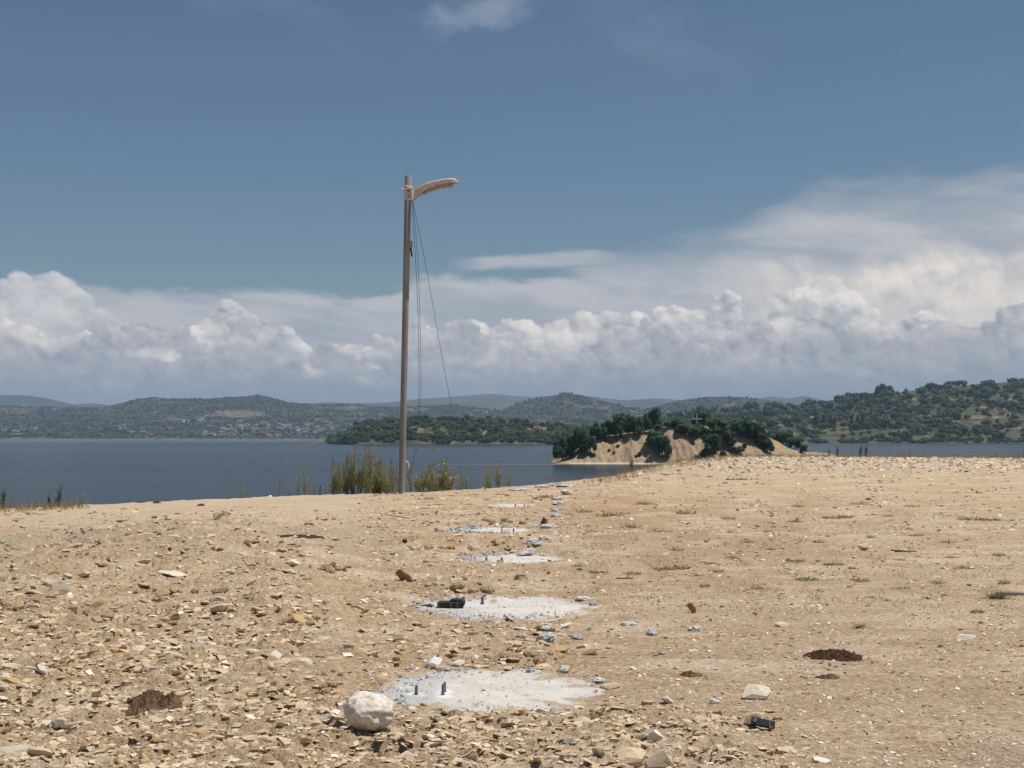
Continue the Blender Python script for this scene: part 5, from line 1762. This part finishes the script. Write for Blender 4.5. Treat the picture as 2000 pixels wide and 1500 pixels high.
def pebbles(name, label, px, py, size_px, cols, wts, tilt=0.5, flat=1.0, sink=0.15, pads=None):
    Y = flatY(py); x = (px - 1000) / FOC * Y
    z = ground_h(x, Y)
    ok = (z > -0.3)
    for (cx, cy, hw_, hd) in PADW:
        q = np.hypot((x - cx) / hw_, (Y - cy) / hd)
        if pads is None:
            ok &= (q > 0.96) | ((g.random(len(x)) < 0.3) & (size_px < 5))
        z = np.where(q < 1.0, z + 0.020, z)                  # lying on the slab
    x, Y, z, size_px = x[ok], Y[ok], z[ok], size_px[ok]
    n_ = len(x)
    s = size_px * Y / FOC
    v = TPL[g.integers(0, len(TPL), n_)] * s[:, None, None]
    v = v * np.stack([0.8 + 0.4 * g.random(n_), 0.8 + 0.4 * g.random(n_), flat * (0.7 + 0.6 * g.random(n_))], -1)[:, None, :]
    a = g.normal(size=n_) * tilt; c, s_ = np.cos(a)[:, None], np.sin(a)[:, None]
    v = np.stack([v[..., 0], v[..., 1] * c - v[..., 2] * s_, v[..., 1] * s_ + v[..., 2] * c], -1)
    a = g.random(n_) * 2 * pi; c, s_ = np.cos(a)[:, None], np.sin(a)[:, None]
    v = np.stack([v[..., 0] * c - v[..., 1] * s_, v[..., 0] * s_ + v[..., 1] * c, v[..., 2]], -1)
    v[..., 0] += x[:, None]; v[..., 1] += Y[:, None]; v[..., 2] += (z + s * 0.3 * flat * (0.48 - 0.62 * g.random(n_)))[:, None]
    cols = np.array(cols); w = np.array(wts, float); w /= w.sum()
    c = cols[g.choice(len(cols), n_, p=w)] * (0.90 + 0.20 * g.random((n_, 1)))
    me = npmesh(name, v.reshape(-1, 3), (TF[None] + 8 * np.arange(n_)[:, None, None]).reshape(-1, 3), np.repeat(c, 8, 0))
    tag(link(name, me, M_PEB), label, 'gravel', kind='stuff')


M_PEB = tinted('rubble_stone', 0.93, 0.22, 60.0, 0.5, 0.01)
C_TAN, C_GRY, C_CRM, C_OCH, C_BRN, C_WHT = (0.52, 0.395, 0.26), (0.48, 0.40, 0.30), (0.60, 0.49, 0.355), (0.49, 0.34, 0.185), (0.40, 0.28, 0.17), (0.72, 0.645, 0.54)
n_ = 135000
px = -250 + 2400 * g.random(n_); py = 985 + 560 * g.random(n_)
k = g.random(n_) < np.clip(rubble(px, py) * 1.1 - 0.11, 0.0, 1) * (0.4 + 0.6 * sstep(fbm(px / 110, py / 45, 3, 58), -0.3, 0.15))
px, py = px[k], py[k]
gr = (px + 70 * vnoise(px / 90, py / 40, 6) < 500) & (py + 30 * vnoise(px / 70, py / 60, 9) < 1140)
size = 2.0 + 17.0 * g.random(len(px)) ** 7.0 * (0.8 + 0.6 * (py > 1200))
pebbles('rubble', 'broken tan and grey rubble over the left and front of the site', px[~gr], py[~gr], size[~gr], (C_TAN, C_GRY, C_CRM, C_OCH, C_BRN, C_WHT), (62, 10, 22, 3, 3, 3), 0.32, 0.7)
pebbles('rubble', 'greyish shale rubble on the spoil heaps at far left', px[gr], py[gr], size[gr], (C_TAN, C_GRY, C_CRM, C_BRN, (0.33, 0.29, 0.22)), (40, 34, 16, 5, 5), 0.36, 0.8)
n_ = 52000
px = 700 + 1500 * g.random(n_); py = 925 + 600 * g.random(n_)
k = (rubble(px, py) < 0.6) & (g.random(n_) < 0.30 + 0.70 * sstep(fbm(px / 120, py / 25, 3, 77), -0.15, 0.2))
px, py = px[k], py[k]
pebbles('gravel', 'pale gravel and chips trodden into the flat on the right', px, py, 2.0 + 8.5 * g.random(len(px)) ** 5, (C_TAN, C_CRM, C_WHT, C_GRY, C_BRN, (0.26, 0.175, 0.105)), (22, 26, 24, 6, 13, 9), 0.25, 0.8, 0.25)
n_ = 9000
Yg = 52 + 42 * g.random(n_) ** 0.6; px = 1240 + 960 * g.random(n_)
k = Yg > 60 + 26 * (1 - sstep(px, 1250, 1450)) + 7 * vnoise(px / 60, Yg / 9, 3) + 9 * g.random(n_) ** 2
Yg, px = Yg[k], px[k]
pebbles('white_gravel', 'white broken limestone spread over the far right plateau', px, HOR + EYE * FOC / Yg, 2.0 + 7.0 * g.random(len(px)) ** 3.2, (C_WHT, (0.58, 0.51, 0.41), C_TAN, C_BRN), (34, 36, 22, 8), 0.35, 0.7)
# crumbs of concrete round the rims, crumbs of dung round the piles
qx, qy = [], []
for (cx, cy, hw_, hd) in PADW[:4]:
    a = pi * (0.62 + 0.95 * g.random(420)) + 0.5 * g.normal(size=420); t = 0.9 + 0.13 * g.normal(size=420)
    X = cx + hw_ * t * np.cos(a); Yp = cy + hd * t * np.sin(a)
    qx.append(1000 + FOC * X / Yp); qy.append(HOR + EYE * FOC / Yp)
qx = np.concatenate(qx); qy = np.concatenate(qy)
pebbles('concrete_crumbs', 'grey crumbs of concrete along the rims of the pads', qx, qy, 2.2 + 7 * g.random(len(qx)) ** 3, ((0.42, 0.42, 0.42), (0.50, 0.495, 0.48), (0.36, 0.365, 0.37)), (4, 4, 2), 0.5, 1.0, pads=1)
qx = np.concatenate([1638 + 52 * g.normal(size=90), 290 + 48 * g.normal(size=90)]); qy = np.concatenate([1284 + 8 * g.normal(size=90), 1386 + 16 * g.normal(size=90)])
pebbles('dung_crumbs', 'brown crumbs scattered round the dung piles', qx, qy, 2.0 + 6 * g.random(180) ** 2.5, ((0.12, 0.068, 0.045), (0.18, 0.11, 0.07)), (1, 1), 0.5, 1.0)


# ------------------------------------------------------------------ shrubs by the lamp
M_TWIG = leaf_material()


def blades(g, base, tipv, width, c, nseg=2, bend=0.15):
    """thin tapering blades: base (n,3), tip vector (n,3) -> V, F, C"""
    n = len(base)
    side = np.stack([-tipv[:, 1], tipv[:, 0], 0 * tipv[:, 0]], -1) + 0.001 + 0.6 * np.linalg.norm(tipv, axis=1)[:, None] * g.normal(size=(n, 3)) * np.array((1, 1, 0.1))
    side /= np.linalg.norm(side, axis=1)[:, None]
    bow = g.normal(size=(n, 3)) * np.linalg.norm(tipv, axis=1)[:, None] * bend
    w = np.broadcast_to(width, (n,))[:, None]
    rows = []
    for k in range(nseg):
        t = k / nseg
        cpt = base + tipv * t + bow * (t * (1 - t) * 2)
        rows += [cpt - side * w * (1 - t) * 0.5, cpt + side * w * (1 - t) * 0.5]
    rows.append(base + tipv)
    V = np.stack(rows, 1).reshape(-1, 3)
    m = 2 * nseg + 1
    o = m * np.arange(n)[:, None]
    F = []
    for k in range(nseg - 1):
        a = 2 * k
        F += [o + np.array([[a, a + 1, a + 3]]), o + np.array([[a, a + 3, a + 2]])]
    a = 2 * (nseg - 1)
    F.append(o + np.array([[a, a + 1, a + 2]]))
    return V, np.concatenate(F), np.repeat(c, m, 0)


def cat3(parts):
    o = 0; V = []; F = []; C = []
    for v, f, c in parts:
        V.append(v); F.append(f + o); C.append(c); o += len(v)
    return np.concatenate(V), np.concatenate(F), np.concatenate(C)


def broom(seed, spread, dense, dry):
    """upright broom shrub, one unit high: woody stems and sheaves of green twigs, as two parts"""
    g = np.random.default_rng(seed)
    ns = 4 + int(dense * 7)
    stems = []; tw = []
    for i in range(ns):
        a = g.random() * 2 * pi; q = spread * math.sqrt(g.random())
        b0 = np.array((cos(a) * q * 0.3, sin(a) * q * 0.3, -0.08))
        top = np.array((cos(a) * q, sin(a) * q, 0.45 + 0.55 * g.random() ** 0.8))
        if i == 0: top = np.array((0.05 * g.normal(), 0.0, 1.0))
        bow = g.normal(size=3) * np.array((0.06, 0.06, 0.0))
        mid = 0.5 * (b0 + top) + bow
        stems.append(tube([b0, mid, b0 + (top - b0) * 0.9], [0.010, 0.007, 0.002], 5))
        nb = 5 + int(5 * dense)                       # side boughs, each a sheaf of twigs
        for j in range(nb):
            t0 = 0.12 + 0.8 * g.random()
            o = b0 + (top - b0) * t0 + bow * 4 * t0 * (1 - t0) * 0.5
            dv = (top - b0) + g.normal(size=3) * np.array((0.36, 0.36, 0.05)); dv /= np.linalg.norm(dv)
            lb = (0.16 + 0.26 * g.random()) * (1.1 - 0.6 * t0)
            n = int(11 + 8 * dense)
            t = g.random(n) ** 0.8
            p = o + dv * (lb * t)[:, None] * 0.7
            d = dv + g.normal(size=(n, 3)) * np.array((0.16, 0.16, 0.05))
            l = lb * (0.45 + 0.55 * g.random(n)) * (1.1 - 0.5 * t)
            f = g.random((n, 1))
            c = np.array((0.21, 0.205, 0.09)) * (1 - f) + np.array((0.44, 0.41, 0.215)) * f
            if g.random() < dry:
                c = np.array((0.27, 0.21, 0.13)) * (0.7 + 0.6 * f)
            tw.append(blades(g, p, d * l[:, None], 0.0075 + 0.005 * g.random(n), c, 2, 0.14))
    return pymesh('stem', *merge(*stems), True), npmesh('twigs', *cat3(tw))


M_STEM = simple('pale_stem', (0.26, 0.23, 0.17), 0.9, 0.3, 12.0)
BR = [broom(1, 0.10, 0.15, 0.5), broom(2, 0.16, 0.35, 0.25), broom(3, 0.28, 0.8, 0.1), broom(4, 0.36, 1.0, 0.08), broom(5, 0.12, 0.2, 0.9), broom(6, 0.45, 0.9, 0.15)]
BROOM = [  # px, top row, width px, variant, what tells it apart
    (447, 957, 8, 0, 'tiny broom sprig, leftmost along the lake edge'), (475, 945, 12, 1, 'thin broom sprig second from the left on the lake edge'),
    (545, 925, 8, 0, 'narrow dry broom stalk standing left of the shrub row'), (565, 950, 7, 4, 'short dry broom sprig beside the narrow stalk'),
    (580, 926, 16, 1, 'slender broom bush left of the feathery one'), (594, 907, 20, 1, 'feathery broom bush, first tall one of the left row'),
    (614, 950, 10, 4, 'short dry broom tuft between the left bushes'), (625, 944, 8, 0, 'short green broom sprig right of the dry tuft'), (635, 948, 8, 4, 'little dry sprig just before the tall thicket'),
    (649, 884, 16, 1, 'tall broom at the left end of the main thicket'), (662, 904, 22, 2, 'bushy broom inside the left end of the main thicket'), (680, 879, 18, 1, 'tall slim broom with brown tip in the thicket'),
    (690, 869, 14, 1, 'very tall slim broom in the thicket'), (702, 889, 42, 3, 'widest dense green broom of the thicket'), (717, 867, 12, 1, 'tall spire of broom in the middle of the thicket'),
    (728, 864, 14, 1, 'tallest spire of broom left of the pole'), (714, 914, 60, 5, 'low dense broom at the foot of the thicket'), (736, 915, 52, 3, 'low broom mound nearer the pole'),
    (742, 882, 10, 0, 'thin leaning broom stalk left of the pole'), (766, 896, 16, 4, 'dry brown broom with pale branches beside the pole'), (777, 902, 10, 4, 'dry broom stalk touching the pole'),
    (803, 899, 16, 1, 'broom stalk just right of the pole'), (820, 918, 50, 3, 'dense broom with yellow flowers right of the pole'), (836, 904, 36, 2, 'broom bush second right of the pole'),
    (843, 899, 16, 1, 'upright broom spire third right of the pole'), (854, 930, 70, 5, 'low dark broom mound right of the pole'), (872, 887, 18, 1, 'tall broom spire among the yellow flowers'),
    (876, 922, 42, 3, 'broom bush with the most yellow flowers'), (896, 924, 18, 1, 'thin broom right of the yellow flowers'), (910, 911, 14, 1, 'slim upright broom near the right end of the row'),
    (903, 938, 16, 0, 'little broom sprig in the gap at right'), (955, 911, 22, 2, 'broom bush left of the last pair'), (973, 907, 22, 2, 'last tall broom bush at the right end of the row'), (946, 934, 12, 1, 'short broom by the last bushes'),
    (672, 906, 44, 3, 'leafy broom filling the gap in the left thicket'), (692, 897, 46, 3, 'full broom bush at the heart of the thicket'), (655, 925, 44, 5, 'low broom at the left foot of the thicket'), (740, 898, 30, 2, 'leaning broom close left of the pole'), (862, 905, 40, 3, 'airy broom behind the yellow flowers'), (752, 908, 40, 2, 'loose broom between the thicket and the pole'), (760, 926, 46, 5, 'low broom at the foot of the pole on its left'),
    (994, 916, 10, 4, 'dry single stalk at the right end of the shrub row')]
M_YEL = simple('yellow_petals', (0.75, 0.46, 0.02), 0.6, 0.2, 30.0)
for k, (px, top, w, vi, lab) in enumerate(BROOM):
    azk = atan((px - 1000) / FOC)
    re = float(np.interp(azk, _ea, _ed)) + (0.2 + 0.9 * ((k * 37) % 10) / 10)
    Y = re * cos(azk); x = re * sin(azk)
    z = float(ground_h(np.array([x]), np.array([Y]))[0])
    zt = EYE - (top - HOR) / FOC * Y
    h = max(zt - z, 0.2)
    wsc = min(max(w * Y / FOC / (2.1 * (0.10, 0.16, 0.28, 0.36, 0.12, 0.45)[vi] + 0.1), 0.6 * h), 1.7 * h)
    r = tag(bpy.data.objects.new('broom_shrub', None), lab, 'shrub', 'broom shrubs along the lake edge')
    COL.objects.link(r); r.location = (x, Y, z); r.rotation_euler = (0, 0, k * 1.3)
    link('stems', BR[vi][0], M_STEM, r, sca=(wsc, wsc, h))
    link('twigs', BR[vi][1], M_TWIG, r, sca=(wsc, wsc, h))['kind'] = 'stuff'
    if 'yellow' in lab and 'right of the yellow' not in lab:
        g = np.random.default_rng(k)
        nf = 46 if 'most' in lab else 16
        q = g.normal(size=(nf, 3)) * np.array((0.16, 0.15, 0.16)) * 1.3 + np.array((0.0, -0.1, h * 0.62))
        t = g.normal(size=(nf, 3)); t /= np.linalg.norm(t, axis=1)[:, None]; u = np.cross(t, g.normal(size=(nf, 3))); u /= np.linalg.norm(u, axis=1)[:, None]
        s = 0.020 + 0.018 * g.random((nf, 1))
        V = np.stack([q - t * s, q + u * s, q + t * s, q - u * s], 1).reshape(-1, 3)
        f = link('flowers', npmesh('flowers', V, np.arange(4 * nf).reshape(-1, 4)), M_YEL, r)
        f['label'] = 'bright yellow broom flowers'; f['kind'] = 'stuff'

# ------------------------------------------------------------------ low weeds on the site


def mat_weed(seed, n, rad, hgt, c1, c2, flat=0.6):
    g = np.random.default_rng(seed)
    a = g.random(n) * 2 * pi; q = rad * np.sqrt(g.random(n))
    b = np.stack([np.cos(a) * q, np.sin(a) * q * 0.8, -0.01 + 0 * a], -1)
    d = g.normal(size=(n, 3)) * np.array((1, 1, 0)) * flat; d[:, 2] = 0.35 + 0.8 * g.random(n)
    d /= np.linalg.norm(d, axis=1)[:, None]
    f = g.random((n, 1))
    return blades(g, b, d * (hgt * (0.4 + 0.8 * g.random((n, 1)))), 0.022 + 0.02 * g.random(n), np.array(c1) * (1 - f) + np.array(c2) * f, 2, 0.2)


G1, G2 = (0.105, 0.10, 0.058), (0.23, 0.21, 0.13)
D1, D2 = (0.20, 0.135, 0.075), (0.34, 0.25, 0.15)
WEED = [npmesh('weed', *mat_weed(10 + q, 260, 0.5, 0.15, G1, G2, 1.8)) for q in range(3)]
DRYW = [npmesh('weed', *mat_weed(20 + q, 110, 0.5, 0.42, D1, D2, 0.8)) for q in range(3)]
TUFT = npmesh('weed', *mat_weed(30, 170, 0.22, 0.9, (0.13, 0.13, 0.065), (0.25, 0.235, 0.135), 0.9))
WL = [(1450, 937, 70, 'g'), (1576, 1132, 58, 'g'), (1681, 1134, 46, 'g'), (1758, 1150, 40, 'g'), (1909, 1195, 38, 'g'), (1552, 1096, 42, 'g'), (1629, 1103, 46, 'g'), (1664, 1110, 24, 'g'),
      (1384, 1101, 40, 'g'), (1321, 1110, 62, 'g'), (1856, 1089, 26, 'g'), (1755, 1094, 26, 'g'), (1734, 1173, 18, 'g'), (1702, 1167, 18, 'g'), (1923, 1016, 110, 'g'), (1636, 1011, 90, 'g'),
      (1734, 1008, 28, 'g'), (1786, 1046, 40, 'g'), (1506, 1073, 22, 'g'), (1377, 1146, 26, 'd'), (1168, 1118, 40, 'g'), (1234, 1121, 46, 'g'), (1290, 1112, 48, 'g'), (1129, 1106, 26, 'd'),
      (1338, 1003, 50, 'd'), (1422, 1014, 36, 'd'), (1552, 1020, 34, 'd'), (1398, 1118, 30, 'd'), (856, 986, 26, 'g'), (916, 985, 16, 'g'), (960, 992, 20, 'g'), (770, 1000, 18, 'g'), (830, 993, 22, 'g'),
      (1017, 1125, 26, 'g'), (905, 1129, 18, 'g'), (880, 1055, 18, 'g'), (957, 1062, 16, 'g'), (1070, 972, 44, 'd'), (950, 977, 18, 'd'), (840, 975, 26, 'd'), (1190, 1008, 60, 'd'), (1230, 1030, 46, 'd'),
      (1290, 1040, 40, 'd'), (1460, 1060, 30, 'd'), (1830, 1140, 34, 'd'), (1880, 1110, 30, 'd'), (1600, 1060, 26, 'd'), (1700, 1050, 24, 'd'), (1480, 1150, 30, 'd'), (1260, 985, 40, 'd'),
      (1560, 990, 30, 'd'), (1850, 1060, 36, 'd'), (1950, 1085, 30, 'd'), (1320, 1075, 36, 'd'), (1430, 1090, 26, 'd'), (1500, 1040, 24, 'd'), (1680, 985, 40, 'd'), (1780, 990, 30, 'd'), (1960, 1140, 30, 'd'), (1140, 1000, 40, 'd'), (1160, 1040, 34, 'd')]


def where_weed(px, py):
    if px < 1000: return 'near the lamp end of the concrete pads'
    if px < 1300: return 'just right of the row of concrete pads'
    if py < 1025: return 'on the far part of the right flat'
    return 'in the middle of the right flat'


for k, (px, py, w, t) in enumerate(WL):
    p = G(px, py); s = w * p[1] / FOC
    if t == 'g':
        o = link('weed_patch', WEED[k % 3], M_TWIG, None, p, (0, 0, k * 1.1), (s, min(s, 0.8), min(0.5 * s + 0.2, 0.9)))
        tag(o, 'flat dark green weed patch ' + where_weed(px, py), 'weed', 'green weed patches ' + where_weed(px, py))
    else:
        o = link('weed_patch', DRYW[k % 3], M_TWIG, None, p, (0, 0, k * 1.1), (s, min(s, 0.7), min(0.4 * s + 0.1, 0.6)))
        tag(o, 'thin dry brown weed ' + where_weed(px, py), 'weed', 'dry weeds ' + where_weed(px, py))
for (px, py, w, h, lab) in ((1947, 1168, 42, 22, 'bushy grey-green tuft near the right edge of the flat'), (1681, 1226, 26, 13, 'small green tuft above the dark dung pile'), (1837, 1264, 10, 10, 'tiny green sprout right of the dung pile')):
    p = G(px, py); s = p[1] / FOC
    tag(link('grass_tuft', TUFT, M_TWIG, None, p, (0, 0, px), (w * s / .8, w * s / .8, h * s / .9)), lab, 'weed')

# taller weeds on the rims
SPRIG = [npmesh('leaves', *mat_weed(40 + q, 90, 0.16, 0.30, (0.07, 0.09, 0.035), (0.14, 0.15, 0.06), 1.0)) for q in range(2)]


def sprig(seed, c1, c2, leafy_):
    """an upright stalk with side leaves, one unit high"""
    g = np.random.default_rng(seed)
    parts = []
    for i in range(4):
        b = np.array([[0.1 * g.normal(), 0.1 * g.normal(), -0.05]]); d = np.array([[0.12 * g.normal(), 0.12 * g.normal(), 0.75 + 0.3 * g.random()]])
        parts.append(blades(g, b, d, np.array([0.035]), np.array([c1]), 3, 0.08))
        n = 26 if leafy_ else 14
        t = 0.15 + 0.85 * g.random((n, 1))
        q = b + d * t
        dd = g.normal(size=(n, 3)) * np.array((1, 1, 0.4)); dd[:, 2] += 0.6; dd /= np.linalg.norm(dd, axis=1)[:, None]
        f = g.random((n, 1))
        parts.append(blades(g, q, dd * (0.10 + 0.12 * g.random((n, 1))), 0.09 if leafy_ else 0.03, np.array(c1) * (1 - f) + np.array(c2) * f, 2, 0.2))
    return npmesh('sprig', *cat3(parts))


SG = sprig(1, (0.05, 0.07, 0.028), (0.12, 0.135, 0.05), True)
SD = sprig(2, (0.21, 0.155, 0.09), (0.33, 0.26, 0.16), False)
for (px, top, w, m_, lab) in ((4, 955, 18, SG, 'leafy green weed at the left edge of the photo by the lake'), (111, 951, 20, SG, 'leafy green weed standing up on the left lake edge'), (98, 966, 14, SG, 'smaller green weed beside the leafy one at left'), (136, 964, 16, SD, 'dry weed right of the leafy green one at left'), (160, 960, 18, SD, 'feathery dry weed on the left lake edge'),
                              (1234, 897, 14, SG, 'greenish weed on the slope in front of the island'), (1322, 895, 14, SD, 'dry weed on the slope before the island bank'), (1621, 876, 9, SG, 'small green weed on the far rim, left of a pair'), (1634, 872, 11, SG, 'small green weed on the far rim, right of a pair'),
                              (1679, 870, 13, SG, 'leafy weed on the far rim, left of its neighbour'), (1691, 869, 13, SG, 'leafy weed on the far rim, right of its neighbour'), (1735, 880, 9, SD, 'low dry weed on the far rim'), (1755, 868, 14, SD, 'dry feathery weed on the far rim, tallest of three'), (1777, 872, 14, SD, 'dry feathery weed on the far rim, middle of three'),
                              (1796, 878, 14, SD, 'dry feathery weed on the far rim, right of three'), (1945, 874, 20, SD, 'pale dry weed on the far rim near the right edge'), (1996, 862, 30, SD, 'big dry weed cut by the right edge on the far rim'), (1870, 882, 12, SD, 'short dry weed on the far rim right of the white boulder')):
    azk = atan((px - 1000) / FOC)
    re = float(np.interp(azk, _ea, _ed)) - 0.6
    x = re * sin(azk); Y = re * cos(azk); z = float(ground_h(np.array([x]), np.array([Y]))[0])
    h = max(EYE - (top - HOR) / FOC * Y - z, 0.25)
    sw = w * Y / FOC / 0.55
    tag(link('weed_stalk', m_, M_TWIG, None, (x, Y, z), (0, 0, px * 0.7), (sw, sw, h)), lab, 'weed', 'weeds along the rims')

# dry grass: along the rims and thin over the flat
g = np.random.default_rng(321)


def dry_grass(name, label, px, re_off, hgt, wid, c1, c2):
    azk = np.arctan((px - 1000) / FOC)
    re = np.interp(azk, _ea, _ed) + re_off
    x = re * np.sin(azk); Y = re * np.cos(azk)
    z = ground_h(x, Y)
    n = len(px)
    d = g.normal(size=(n, 3)) * 0.35; d[:, 2] = 1.0
    f = g.random((n, 1))
    V, F, C = blades(g, np.stack([x, Y, z - 0.01], -1), d * (hgt * (0.35 + 0.8 * g.random(n)))[:, None], wid * (0.6 + 0.8 * g.random(n)), np.array(c1) * (1 - f) + np.array(c2) * f, 2, 0.2)
    tag(link(name, npmesh(name, V, F, C), M_TWIG), label, 'grass', kind='stuff')


n = 15000
px = np.concatenate([-300 + 500 * g.random(n // 5), 1090 + 1100 * g.random(n - n // 5)])
w = sstep(-px, -190, -120) + sstep(px, 1090, 1250)
k = g.random(n) < w * (0.35 + 0.65 * (vnoise(px / 17, px * 0, 5) > -0.2))
px = px[k]
off = -0.2 - 3.5 * g.random(len(px)) ** 2 * np.where(px < 1000, 0.6, np.where(px < 1420, 3.4, 0.5))
dry_grass('dry_grass', 'dry brown grass along the rim of the plateau', px, off, np.where(px < 1000, 0.20, 0.26), 0.017, (0.27, 0.19, 0.115), (0.42, 0.32, 0.20))

n = 15000
px = 1080 + 1000 * g.random(n); py = 960 + 235 * g.random(n)
k = fbm(px / 60, py / 16, 3, 88) > 0.16
px, py = px[k], py[k]
Y = flatY(py); x = (px - 1000) / FOC * Y
z = ground_h(x, Y); n = len(px)
d = g.normal(size=(n, 3)) * 0.8; d[:, 2] = 0.8
f = g.random((n, 1))
V, F, C = blades(g, np.stack([x, Y, z - 0.005], -1), d * (0.03 + 0.07 * g.random((n, 1)) ** 2), 0.005 + 0.0003 * Y, np.array((0.22, 0.145, 0.085)) * (1 - f) + np.array((0.36, 0.28, 0.18)) * f, 2, 0.2)
tag(link('dry_grass', npmesh('dry_grass', V, F, C), M_TWIG), 'sparse dry grass blades over the right flat', 'grass', kind='stuff')
